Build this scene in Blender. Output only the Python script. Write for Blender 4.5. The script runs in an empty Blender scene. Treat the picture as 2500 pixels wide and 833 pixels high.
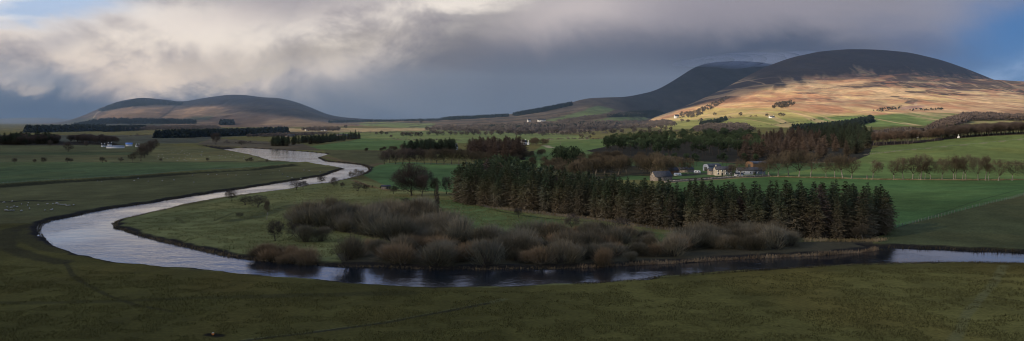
import bpy, math, random
import numpy as np
from mathutils import Vector, Matrix

random.seed(7)
RNG = np.random.default_rng(11)
C = bpy.context.scene.collection
SC = bpy.context.scene

# ------------------------------------------------------------------ camera
F, HOR, CX, H = 2165.0, 297.0, 1250.0, 40.0      # focal length and horizon in the 2500 px frame; eye height in m
cam_d = bpy.data.cameras.new('camera')
cam = bpy.data.objects.new('camera', cam_d)
C.objects.link(cam)
cam.location = (0, 0, H)
cam.rotation_euler = (math.radians(90), 0, 0)
cam_d.sensor_width = 36.0
cam_d.lens = 36.0 * F / 2500.0
cam_d.shift_y = -(416.5 - HOR) / 2500.0
cam_d.clip_end = 60000
cam_d.clip_start = 1.0
SC.camera = cam
SC.view_settings.view_transform = 'Standard'
SC.view_settings.look = 'None'
SC.view_settings.exposure = 0
SC.render.film_transparent = False
SC.cycles.use_denoising = True
SC.cycles.denoising_prefilter = 'ACCURATE'
SC.cycles.filter_width = 1.0
SC.cycles.max_bounces = 6
SC.cycles.diffuse_bounces = 2
SC.cycles.glossy_bounces = 2
SC.cycles.transparent_max_bounces = 12
SC.cycles.volume_bounces = 0
SC.cycles.sample_clamp_indirect = 3.0

SUN_EL, SUN_AZ = math.radians(24.0), math.atan2(-0.86, -0.50)    # azimuth measured from +Y towards +X
SUN = np.array([math.sin(SUN_AZ) * math.cos(SUN_EL), math.cos(SUN_AZ) * math.cos(SUN_EL), math.sin(SUN_EL)])

# ------------------------------------------------------------------ small maths
def ss(a, b, x):
    t = np.clip((x - a) / (b - a), 0, 1)
    return t * t * (3 - 2 * t)

def hash2(ix, iy, seed):
    h = (ix.astype(np.int64) * 374761393 + iy.astype(np.int64) * 668265263 + seed * 974634777) & 0xffffffff
    h = ((h ^ (h >> 13)) * 1274126177) & 0xffffffff
    return ((h ^ (h >> 16)) & 0xffff) / 65535.0

def vnoise(x, y, seed=0):
    ix, iy = np.floor(x), np.floor(y)
    fx, fy = x - ix, y - iy
    fx, fy = fx * fx * (3 - 2 * fx), fy * fy * (3 - 2 * fy)
    a, b = hash2(ix, iy, seed), hash2(ix + 1, iy, seed)
    c, d = hash2(ix, iy + 1, seed), hash2(ix + 1, iy + 1, seed)
    return (a + (b - a) * fx) * (1 - fy) + (c + (d - c) * fx) * fy

def fbm(x, y, seed=0, octv=4, gain=0.5):
    s, amp, tot = 0, 1.0, 0
    for o in range(octv):
        s = s + amp * vnoise(x * 2 ** o + 17.3 * o, y * 2 ** o - 9.1 * o, seed + o)
        tot += amp
        amp *= gain
    return s / tot

def inpoly(x, y, poly):
    x, y = np.asarray(x, float), np.asarray(y, float)
    r = np.zeros(np.broadcast(x, y).shape, bool)
    n = len(poly)
    for i in range(n):
        x1, y1 = poly[i]
        x2, y2 = poly[(i + 1) % n]
        if y1 == y2:
            continue
        cnd = ((y1 > y) != (y2 > y)) & (x < (x2 - x1) * (y - y1) / (y2 - y1) + x1)
        r ^= cnd
    return r

def polydist(x, y, pts, closed=True):
    d = np.full(np.shape(x), 1e9)
    n = len(pts)
    for i in range(n if closed else n - 1):
        x1, y1 = pts[i]
        x2, y2 = pts[(i + 1) % n]
        dx, dy = x2 - x1, y2 - y1
        L = dx * dx + dy * dy + 1e-9
        t = np.clip(((x - x1) * dx + (y - y1) * dy) / L, 0, 1)
        d = np.minimum(d, (x - x1 - t * dx) ** 2 + (y - y1 - t * dy) ** 2)
    return np.sqrt(d)

# ------------------------------------------------------------------ terrain
def ground_base(X, Y):
    u = X / np.maximum(Y, 1.0)
    z = 20.0 * ss(1800, 7000, Y)
    z = z + 30.0 * ss(900, 1500, Y) * ss(0.30, 0.62, u)
    z = z + 26.0 * ss(1250, 2400, Y) * ss(0.02, 0.3, u) * (1 - 0.6 * ss(0.30, 0.62, u))
    z = z + 4.5 * ss(0.42, 0.60, u) * ss(300, 390, Y) * (1 - ss(450, 640, Y))
    z = z + 7.0 * ss(-0.42, -0.56, u) * ss(1300, 1700, Y) * (1 - ss(2200, 3500, Y))
    far = ss(500, 2500, Y)
    z = z + (fbm(X / 220.0, Y / 220.0, 3, 3) - 0.5) * 4.0 * far
    return z

def unflat(px, py, z=0.0):
    d = (H - z) * F / (py - HOR)
    return ((px - CX) / F * d, d)

WATER_Z = -0.9
inner = [(378,348),(443,352),(511,357),(540,360),(612,362),(684,366),(756,371.5),(792,375),(799,378),(785,382),(774,386),(792,394),
 (846,398.5),(882,402.5),(897,408),(902.6,414),(898,420),(886,427),(854,436),(800,448.6),(756,452),(706,463),(650,470),(590,477),(520,488),
 (454,499),(402,512),(347,524.5),(288,539),(275,545.7),(280,558),(292,560.5),(311,567),(360,581.7),(402.5,592),(466,607),(551,626),(627,637),
 (720,644),(847,651.6),(908,653),(1034,657.6),(1160,658.7),(1340,657),(1412,655),(1556,648),(1700,640.6),(1744,637),(1888,630),(2032,622.6),
 (2133,613.7),(2142,609),(2115,604),(2176,606.5),(2284,608),(2392,613.6),(2500,618),(2700,628),(3000,640)]
outer = [(3000,662),(2700,646),(2500,639.6),(2392,637),(2284,638),(2176,639),(2068,642.5),(1960,648),(1852,655),(1744,660.5),(1600,669.5),
 (1556,678.5),(1448,686),(1304,691),(1160,697),(1016,696),(908,692),(763,678),(593,662),(424,649.5),(297,635),(208,620),(136,594),(110,579.6),
 (97.5,560.5),(104,548),(127,539),(191,526.6),(230,517),(275,509),(360,497),(424,486),(468,479),(590,461),(706,443),(792,429),(832,414.4),
 (842.5,412),(828,409),(781,402),(756,398),(720,396.5),(690,394),(666,393),(648,387.5),(612,378),(576,371),(533,364),(504,358.7),(468,357),
 (432,354),(378,350)]
RIV = [unflat(a, b, WATER_Z) for a, b in inner]
for a, b in outer:
    RIV.append(unflat(a, b, WATER_Z if b < 560 else -0.15))

def river_sd(X, Y):
    """signed distance in metres, positive in the water"""
    X, Y = np.asarray(X, float), np.asarray(Y, float)
    sd = np.full(X.shape, -200.0)
    m = (Y > 190) & (Y < 1900) & (np.abs(X) < 520)
    if m.any():
        d = polydist(X[m], Y[m], RIV)
        s = inpoly(X[m], Y[m], RIV)
        sd[m] = np.where(s, d, -d)
    return sd

LEVEE = [unflat(*p) for p in [(-300,470),(0,455),(100,448),(216,440),(324,434),(468,421.6),(626,412.6),(700,404),(745,399)]]
def ground_z(X, Y, sd=None):
    X, Y = np.asarray(X, float), np.asarray(Y, float)
    z = ground_base(X, Y)
    if sd is None:
        sd = river_sd(X, Y)
    k = ss(0.0, 3.2, -sd)
    z = np.where(sd > -12, np.where(sd > 0, WATER_Z - 0.1 - np.minimum(sd * 0.35, 1.0), z * k + (WATER_Z - 0.1) * (1 - k)), z)
    m = (Y > 380) & (Y < 1000) & (X < -150)
    if m.any():
        dl = polydist(X[m], Y[m], LEVEE, False)
        zz = z.copy()
        zz[m] = z[m] + 1.7 * (1 - ss(0, 9, dl))
        z = zz
    return z

DS = np.geomspace(110, 9000, 1500)
def on_ground(px, py):
    """world point of the ground seen at a photo pixel"""
    u, v = (px - CX) / F, (py - HOR) / F
    z = ground_base(u * DS, DS)
    r = H - v * DS
    k = np.argmax(z >= r)
    if not (z >= r).any():
        k = len(DS) - 1
    d = DS[k]
    if k > 0:
        a, b = DS[k - 1], DS[k]
        for _ in range(14):
            m = 0.5 * (a + b)
            if ground_base(np.array(u * m), np.array(m)) >= H - v * m:
                b = m
            else:
                a = m
        d = b
    X, Y = u * d, d
    return Vector((X, Y, float(ground_z(np.array([X]), np.array([Y]))[0])))

# hills: crest line and foot, each hill its own surface
def interp(tab, x):
    xs, ys = zip(*tab)
    # smooth (catmull-like) interpolation by fine linear + box blur
    g = np.linspace(xs[0], xs[-1], 600)
    v = np.interp(g, xs, ys)
    w = 9
    vp = np.pad(v, w, mode='edge')
    v = np.convolve(vp, np.ones(2 * w + 1) / (2 * w + 1), 'valid')
    return np.interp(x, g, v)

HILLS = {
 'far': dict(crest=[(-500,286),(-150,292),(0,290),(60,288),(120,287.5),(160,291),(230,297),(300,301),(420,303)], d0=9000, d1=14000, pw=1.0, seed=5, rough=10),
 'horizon': dict(crest=[(-600,296),(300,296),(640,293),(820,292),(960,292),(1100,291),(1250,290),(1500,290),(2900,285)], d0=8500, d1=12500, pw=1.0, seed=9, rough=6),
 'left': dict(crest=[(-100,306),(60,303),(150,299),(200,284),(235,268),(290,247),(345,238),(400,243),(445,249),(500,239),(560,231),(600,232),(640,238),(680,239),(720,248),(760,263),(800,280),(840,287),(900,291),(990,295),(1100,301)], d0=4700, d1=8200, pw=0.8, seed=21, rough=38),
 'ridge': dict(crest=[(640,310),(760,304),(830,300),(900,297),(1000,294),(1080,291),(1160,286),(1240,280),(1320,267),(1380,255),(1430,240),(1480,238),(1530,237),(1600,222),(1640,200),(1700,161),(1740,152),(1800,149),(1860,152),(1950,170),(2100,230)], d0=2700, d0x=((1380,1480,1620,1700),(2700,3100,5400,5500)), d1=6400, pw=0.9, seed=33, rough=14),
 'main': dict(crest=[(1480,312),(1560,300),(1640,272),(1700,248),(1760,220),(1820,188),(1870,163),(1930,141),(2000,126),(2070,120),(2140,121),(2220,128),(2300,147),(2360,168),(2430,196),(2520,235),(2700,280),(2900,300)], d0=2150, d1=5300, pw=0.92, seed=47, rough=26),
 'moor': dict(crest=[(1800,312),(1880,285),(1950,245),(2000,215),(2060,194),(2120,184),(2200,183.5),(2300,189),(2430,195),(2500,199),(2650,206),(2900,230)], d0=2050, d1=4100, pw=0.92, seed=47, rough=17),
}
def hill_pt(name, px, t):
    """world coordinates at azimuth px and slope parameter t (0 foot .. 1 crest)"""
    h = HILLS[name]
    u = (px - CX) / F
    yf0 = np.interp(px, *h['d0x']) if 'd0x' in h else h['d0'] + 0 * u
    zf = ground_base(u * yf0, yf0) - 3.0
    pf = HOR + (H - zf) * F / yf0
    pc = np.minimum(interp(h['crest'], px), pf - 0.3)
    d = yf0 + (h['d1'] - yf0) * t
    py = pf + (pc - pf) * np.clip(t, 0, 1) ** h['pw']
    X, Y = u * d, d
    z = H - (py - HOR) * d / F
    amp = h['rough'] * np.sin(np.pi * np.clip(t, 0, 1)) ** 0.7 * ss(0, 60, z - zf)
    # gullies run down the slope
    n = (fbm(X / 420.0, Y / 900.0, h['seed'], 4) - 0.5) * 2.0
    g = np.abs(fbm((X + 1.3 * z) / 210.0, Y / 1500.0, h['seed'] + 8, 4) - 0.5) * 2.0
    z = z + amp * (n * 1.0 - (0.35 - g) * 0.7)
    return X, Y, z

_T = np.linspace(0.002, 1, 500)
def on_hill(name, px, py):
    X, Y, z = hill_pt(name, np.full(500, float(px)), _T)
    q = HOR + (H - z) * F / Y
    k = int(np.argmax(q <= py)) if (q <= py).any() else 499
    return Vector((X[k], Y[k], z[k]))

def on_surface(px, py):
    """nearest surface seen at a pixel"""
    best = None
    p = on_ground(px, py) if py > HOR + 3 else None
    if p is not None and p.y < 8000:
        best = p
    for n in ('moor', 'main', 'ridge', 'left'):
        h = HILLS[n]
        if not (h['crest'][0][0] < px < h['crest'][-1][0]):
            continue
        X, Y, z = hill_pt(n, np.full(500, float(px)), _T)
        q = HOR + (H - z) * F / Y
        ok = q <= py
        if ok.any():
            k = int(np.argmax(ok))
            if best is None or Y[k] < best.y:
                best = Vector((X[k], Y[k], z[k]))
    return best

def proj(X, Y, Z):
    return CX + F * X / Y, HOR + F * (H - Z) / Y

# ------------------------------------------------------------------ materials
class NT:
    def __init__(s, tree):
        s.t = tree
    def n(s, typ, **kw):
        nd = s.t.nodes.new(typ)
        for k, v in kw.items():
            setattr(nd, k, v)
        return nd
    def put(s, sock, v):
        if isinstance(v, (int, float)):
            sock.default_value = v
        elif isinstance(v, (tuple, list)):
            v = tuple(v)
            sock.default_value = v if len(v) == len(sock.default_value) else v + (1.0,)
        else:
            s.t.links.new(v, sock)
    def m(s, op, a, b=0.0, c=0.0, clamp=False):
        nd = s.n('ShaderNodeMath', operation=op, use_clamp=clamp)
        s.put(nd.inputs[0], a); s.put(nd.inputs[1], b); s.put(nd.inputs[2], c)
        return nd.outputs[0]
    def mix(s, fac, a, b, blend='MIX'):
        nd = s.n('ShaderNodeMix', data_type='RGBA', blend_type=blend)
        s.put(nd.inputs[0], fac); s.put(nd.inputs[6], a); s.put(nd.inputs[7], b)
        return nd.outputs[2]
    def ramp(s, v, a, b):
        nd = s.n('ShaderNodeMapRange', interpolation_type='SMOOTHSTEP')
        s.put(nd.inputs[0], v); s.put(nd.inputs[1], a); s.put(nd.inputs[2], b)
        return nd.outputs[0]
    def noise(s, vec, scale, detail=4.0, rough=0.55, dist=0.0):
        nd = s.n('ShaderNodeTexNoise')
        if vec is not None:
            s.t.links.new(vec, nd.inputs['Vector'])
        nd.inputs['Scale'].default_value = scale
        nd.inputs['Detail'].default_value = detail
        nd.inputs['Roughness'].default_value = rough
        nd.inputs['Distortion'].default_value = dist
        return nd.outputs['Fac']
    def mapping(s, vec, scale=(1, 1, 1), loc=(0, 0, 0), rot=(0, 0, 0)):
        nd = s.n('ShaderNodeMapping')
        s.t.links.new(vec, nd.inputs['Vector'])
        nd.inputs['Scale'].default_value = scale
        nd.inputs['Location'].default_value = loc
        nd.inputs['Rotation'].default_value = rot
        return nd.outputs[0]

def new_mat(name):
    m = bpy.data.materials.new(name)
    m.use_nodes = True
    b = m.node_tree.nodes['Principled BSDF']
    b.inputs['Specular IOR Level'].default_value = 0.15
    return m, NT(m.node_tree), b

def simple_mat(name, c1, c2, scale=1.0, rough=0.85, rand=0.15, spec=0.15, bump=0.0):
    """two-tone noise with a little variation from object to object"""
    m, t, b = new_mat(name)
    tc = t.n('ShaderNodeTexCoord').outputs['Object']
    n = t.noise(tc, scale, 4)
    col = t.mix(t.ramp(n, 0.35, 0.65), c1, c2)
    oi = t.n('ShaderNodeObjectInfo').outputs['Random']
    k = t.m('MULTIPLY_ADD', oi, 2 * rand, 1 - rand)
    vm = t.n('ShaderNodeVectorMath', operation='SCALE')
    t.put(vm.inputs[0], col); t.put(vm.inputs[3], k)
    t.t.links.new(vm.outputs[0], b.inputs['Base Color'])
    b.inputs['Roughness'].default_value = rough
    b.inputs['Specular IOR Level'].default_value = spec
    if bump:
        bp = t.n('ShaderNodeBump')
        bp.inputs['Strength'].default_value = bump
        t.t.links.new(n, bp.inputs['Height'])
        t.t.links.new(bp.outputs[0], b.inputs['Normal'])
    return m

def foliage_mat(name, low, mid, top, zlo, zhi, scale=0.7, rand=0.25, trans=0.0):
    """foliage coloured by height on the tree, in clumps"""
    m, t, b = new_mat(name)
    tc = t.n('ShaderNodeTexCoord').outputs['Object']
    sep = t.n('ShaderNodeSeparateXYZ')
    t.t.links.new(tc, sep.inputs[0])
    n = t.noise(tc, scale, 5, 0.65)
    zz = t.m('ADD', sep.outputs[2], t.m('MULTIPLY', t.m('SUBTRACT', n, 0.5), (zhi - zlo) * 1.3))
    oi = t.n('ShaderNodeObjectInfo').outputs['Random']
    zz = t.m('ADD', zz, t.m('MULTIPLY', t.m('SUBTRACT', oi, 0.5), (zhi - zlo) * 0.5))
    c = t.mix(t.ramp(zz, zlo, (zlo + zhi) / 2), low, mid)
    c = t.mix(t.ramp(zz, (zlo + zhi) / 2, zhi), c, top)
    if trans:   # hue differs from tree to tree
        fr = t.m('FRACT', t.m('MULTIPLY', oi, 7.31))
        c = t.mix(t.m('MULTIPLY', fr, trans), c, t.mix(1.0, c, (1.22, 0.97, 0.74, 1), 'MULTIPLY'))
    n2 = t.noise(tc, scale * 3.1, 3)
    k = t.m('MULTIPLY', t.m('MULTIPLY_ADD', n2, 1.3, 0.35), t.m('MULTIPLY_ADD', oi, 2 * rand, 1 - rand))
    vm = t.n('ShaderNodeVectorMath', operation='SCALE')
    t.put(vm.inputs[0], c); t.put(vm.inputs[3], k)
    t.t.links.new(vm.outputs[0], b.inputs['Base Color'])
    b.inputs['Roughness'].default_value = 0.9
    b.inputs['Specular IOR Level'].default_value = 0.08
    return m

M = {}
M['spruce'] = foliage_mat('spruce_needles', (0.16,0.132,0.084), (0.125,0.118,0.068), (0.056,0.074,0.038), 5, 17, 0.6, 0.35, 0.35)
M['pine'] = foliage_mat('pine_needles', (0.03,0.036,0.02), (0.034,0.05,0.026), (0.055,0.075,0.036), 6, 15, 0.5)
M['conifer'] = foliage_mat('dark_conifer_needles', (0.065,0.058,0.038), (0.046,0.055,0.034), (0.048,0.064,0.038), 3, 14, 0.5, 0.3, 0.3)
M['larch'] = foliage_mat('bare_larch_twigs', (0.075,0.06,0.042), (0.105,0.078,0.058), (0.105,0.078,0.058), 3, 15, 0.4, 0.3, 0.4)
M['twig'] = foliage_mat('bare_twigs', (0.062,0.055,0.034), (0.08,0.067,0.043), (0.088,0.071,0.047), 3, 11, 0.5, 0.25, 0.2)
M['twig_dark'] = foliage_mat('dark_bare_twigs', (0.06,0.05,0.038), (0.08,0.064,0.05), (0.092,0.07,0.056), 3, 11, 0.5)
M['willow'] = foliage_mat('grey_willow_twigs', (0.082,0.078,0.048), (0.138,0.125,0.083), (0.162,0.142,0.098), 0.5, 5.5, 0.5, 0.4, 0.5)
M['willow_red'] = foliage_mat('russet_willow_twigs', (0.085,0.07,0.04), (0.17,0.122,0.07), (0.23,0.16,0.09), 0.3, 4.5, 0.5, 0.25, 0.3)
M['ever'] = foliage_mat('evergreen_leaves', (0.02,0.028,0.016), (0.03,0.042,0.02), (0.045,0.06,0.027), 1, 6, 0.8)
M['bark'] = simple_mat('grey_bark', (0.09,0.075,0.055), (0.17,0.145,0.11), 2.0)
M['bark_pale'] = simple_mat('pale_beech_bark', (0.15,0.13,0.10), (0.30,0.26,0.205), 1.2)
M['bark_dark'] = simple_mat('dark_bark', (0.035,0.028,0.022), (0.07,0.055,0.042), 2.0)
M['reed'] = simple_mat('dry_reeds', (0.16,0.105,0.055), (0.34,0.24,0.135), 0.15, rand=0.0)
M['tawny'] = simple_mat('tawny_dead_growth', (0.075,0.056,0.028), (0.20,0.14,0.072), 0.3, rand=0.0)
M['verge'] = simple_mat('dry_verge_grass', (0.17,0.12,0.055), (0.33,0.25,0.135), 0.1, rand=0.0)
M['rush'] = simple_mat('dark_bank_vegetation', (0.035,0.03,0.017), (0.085,0.065,0.033), 0.25, rand=0.0)
M['farwood'] = foliage_mat('far_conifers', (0.022,0.03,0.024), (0.026,0.035,0.028), (0.03,0.04,0.03), -50, 50, 0.02, 0.1)
M['farbare'] = foliage_mat('far_bare_woods', (0.09,0.075,0.06), (0.11,0.09,0.073), (0.13,0.105,0.085), -50, 50, 0.02, 0.1)
M['white'] = simple_mat('white_harled_wall', (0.72,0.70,0.64), (0.82,0.80,0.76), 0.6, rand=0.03)
M['cream'] = simple_mat('cream_wall', (0.36,0.31,0.23), (0.44,0.38,0.29), 0.6, rand=0.03)
M['stone'] = simple_mat('rubble_stone_wall', (0.17,0.135,0.105), (0.34,0.28,0.22), 1.2, rand=0.06, bump=0.3)
M['brick'] = simple_mat('russet_board_wall', (0.15,0.085,0.048), (0.23,0.13,0.07), 0.8, rand=0.05)
M['slate'] = simple_mat('slate_roof', (0.035,0.038,0.045), (0.07,0.07,0.075), 1.5, rand=0.08, spec=0.25)
M['sheet'] = simple_mat('corrugated_sheet', (0.17,0.19,0.22), (0.27,0.29,0.33), 0.7, rough=0.6, rand=0.05, spec=0.3)
M['sheet_dark'] = simple_mat('dark_corrugated_roof', (0.03,0.034,0.042), (0.06,0.064,0.07), 0.7, rough=0.6, rand=0.05, spec=0.3)
M['glass'] = simple_mat('dark_window_glass', (0.015,0.017,0.02), (0.03,0.033,0.04), 1.0, rough=0.15, rand=0.0, spec=0.5)
M['door'] = simple_mat('dark_painted_door', (0.04,0.045,0.04), (0.07,0.07,0.06), 1.0, rand=0.0)
M['post'] = simple_mat('weathered_timber', (0.13,0.115,0.09), (0.24,0.215,0.17), 3.0, rand=0.1)
M['wool'] = simple_mat('sheep_wool', (0.26,0.245,0.2), (0.44,0.41,0.35), 3.0, rand=0.12)
M['face'] = simple_mat('sheep_dark_face', (0.06,0.05,0.045), (0.12,0.10,0.09), 3.0, rand=0.1)
M['bucket'] = simple_mat('orange_plastic', (0.75,0.22,0.03), (0.85,0.30,0.05), 4.0, rough=0.45, rand=0.0, spec=0.4)
M['lick'] = simple_mat('pale_feed_block', (0.65,0.58,0.42), (0.8,0.74,0.6), 6.0, rand=0.0)

# ------------------------------------------------------------------ object helpers
def set_props(o, label=None, cat=None, group=None, kind=None):
    if label: o['label'] = label
    if cat: o['category'] = cat
    if group: o['group'] = group
    if kind: o['kind'] = kind
    return o

def link(name, me, mat=None, parent=None):
    o = bpy.data.objects.new(name, me)
    C.objects.link(o)
    if mat is not None and me is not None and len(me.materials) == 0:
        me.materials.append(mat)
    if parent is not None:
        o.parent = parent
    return o

def mesh_np(name, V, Q=None, T=None, smooth=False):
    """fast mesh from numpy arrays of vertices, quads and triangles"""
    me = bpy.data.meshes.new(name)
    V = np.asarray(V, np.float32).reshape(-1, 3)
    Q = np.zeros((0, 4), np.int32) if Q is None else np.asarray(Q, np.int32).reshape(-1, 4)
    T = np.zeros((0, 3), np.int32) if T is None else np.asarray(T, np.int32).reshape(-1, 3)
    me.vertices.add(len(V))
    me.vertices.foreach_set('co', V.ravel())
    me.loops.add(Q.size + T.size)
    me.loops.foreach_set('vertex_index', np.concatenate([Q.ravel(), T.ravel()]))
    me.polygons.add(len(Q) + len(T))
    st = np.concatenate([np.arange(len(Q)) * 4, Q.size + np.arange(len(T)) * 3]).astype(np.int32)
    me.polygons.foreach_set('loop_start', st)
    if smooth:
        me.polygons.foreach_set('use_smooth', np.ones(len(st), bool))
    me.update(calc_edges=True)
    return me

class MB:
    """collects pieces of one mesh"""
    def __init__(s):
        s.V, s.Q, s.T, s.n = [], [], [], 0
    def add(s, V, Q=None, T=None):
        V = np.asarray(V, float).reshape(-1, 3)
        s.V.append(V)
        if Q is not None and len(Q): s.Q.append(np.asarray(Q) + s.n)
        if T is not None and len(T): s.T.append(np.asarray(T) + s.n)
        s.n += len(V)
    def tube(s, p, q, r0, r1, k=5):
        p, q = np.asarray(p, float), np.asarray(q, float)
        d = q - p
        L = np.linalg.norm(d) + 1e-9
        d = d / L
        a = np.cross(d, (0.3, 0.9, 0.1) if abs(d[2]) > 0.9 else (0, 0, 1.0))
        a /= np.linalg.norm(a) + 1e-9
        b = np.cross(d, a)
        an = np.arange(k) * 2 * math.pi / k
        ring = np.cos(an)[:, None] * a + np.sin(an)[:, None] * b
        V = np.concatenate([p + ring * r0, q + ring * r1])
        i = np.arange(k)
        j = (i + 1) % k
        s.add(V, np.stack([i, j, j + k, i + k], 1))
    def box(s, x0, x1, y0, y1, z0, z1):
        V = [(x, y, z) for z in (z0, z1) for y in (y0, y1) for x in (x0, x1)]
        s.add(V, [(0,2,3,1),(4,5,7,6),(0,1,5,4),(2,6,7,3),(0,4,6,2),(1,3,7,5)])
    def poly(s, pts, faces):
        q = [f for f in faces if len(f) == 4]
        t = [f for f in faces if len(f) == 3]
        s.add(pts, q or None, t or None)
    def blades(s, P, D, L, W, rng, tip=0.25):
        """thin flat strips: base points P, unit directions D, lengths L, widths W"""
        P, D = np.asarray(P, float), np.asarray(D, float)
        n = len(P)
        L, W = np.broadcast_to(L, n)[:, None], np.broadcast_to(W, n)[:, None]
        R = rng.normal(size=(n, 3))
        S = np.cross(D, R)
        S /= np.linalg.norm(S, axis=1, keepdims=True) + 1e-9
        A, B = P - S * W / 2, P + S * W / 2
        E = P + D * L
        V = np.stack([A, B, E + S * W * tip / 2, E - S * W * tip / 2], 1).reshape(-1, 3)
        s.add(V, np.arange(4 * n).reshape(n, 4))
    def mesh(s, name, smooth=False):
        V = np.concatenate(s.V) if s.V else np.zeros((0, 3))
        return mesh_np(name, V, np.concatenate(s.Q) if s.Q else None, np.concatenate(s.T) if s.T else None, smooth)

def unit(a):
    return a / (np.linalg.norm(a, axis=-1, keepdims=True) + 1e-9)

# ------------------------------------------------------------------ tree meshes
def spruce_meshes(h, R, seed, full=1.75):
    rng = np.random.default_rng(seed)
    tb, cb = MB(), MB()
    lean = rng.normal(size=2) * 0.15
    tb.tube((0, 0, -0.6), (lean[0] * .5, lean[1] * .5, h * 0.5), 0.30, 0.17, 7)
    tb.tube((lean[0] * .5, lean[1] * .5, h * 0.5), (lean[0], lean[1], h * 0.985), 0.17, 0.03, 6)
    z = h * 0.06
    P, D, L, W = [], [], [], []
    lob = rng.uniform(0, 6.28, 3)
    while z < h * 0.99:
        f = z / h
        r = R * min(1.0, (1 - f) * full) ** 0.85 * (0.70 + 0.30 * ss(0.0, 0.2, f)) + 0.12
        nb = max(4, int(11 * (1 - f) + 4))
        an = rng.uniform(0, 6.28) + np.arange(nb) * 6.283 / nb + rng.normal(size=nb) * 0.25
        for a in an:
            rr = r * rng.uniform(0.55, 1.15) * (1 + 0.16 * math.sin(2 * a + lob[0]) + 0.1 * math.sin(5 * a + lob[1] + z))
            if rng.random() < 0.08: rr *= 1.25
            droop = -0.42 + 0.75 * f + rng.normal() * 0.3
            d = np.array([math.cos(a), math.sin(a), droop]); d /= np.linalg.norm(d)
            o = np.array([0, 0, z + rng.normal() * 0.15])
            P.append(o + d * rr * 0.1); D.append(d); L.append(rr * 0.95); W.append(0.30)
            side = np.array([-math.sin(a), math.cos(a), 0])
            k = 3 if rr > 1.0 else 2
            for j in range(k):
                t = (j + 0.9) / (k + 0.35) + rng.normal() * 0.06
                for sg in (-1, 1):
                    dd = d * 0.75 + side * sg * 0.7 + np.array([0, 0, -0.22 + rng.normal() * 0.45])
                    P.append(o + d * rr * t); D.append(dd / np.linalg.norm(dd))
                    L.append((0.42 * rr * (1.15 - t) + 0.32) * rng.uniform(0.7, 1.3)); W.append(rng.uniform(0.2, 0.36))
        z += 0.50 + 0.30 * (1 - f) + rng.uniform(-.1, .1)
    cb.blades(np.array(P), np.array(D), np.array(L), np.array(W), rng, 0.3)
    return tb.mesh('spruce_trunk', True), cb.mesh('spruce_crown')

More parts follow.
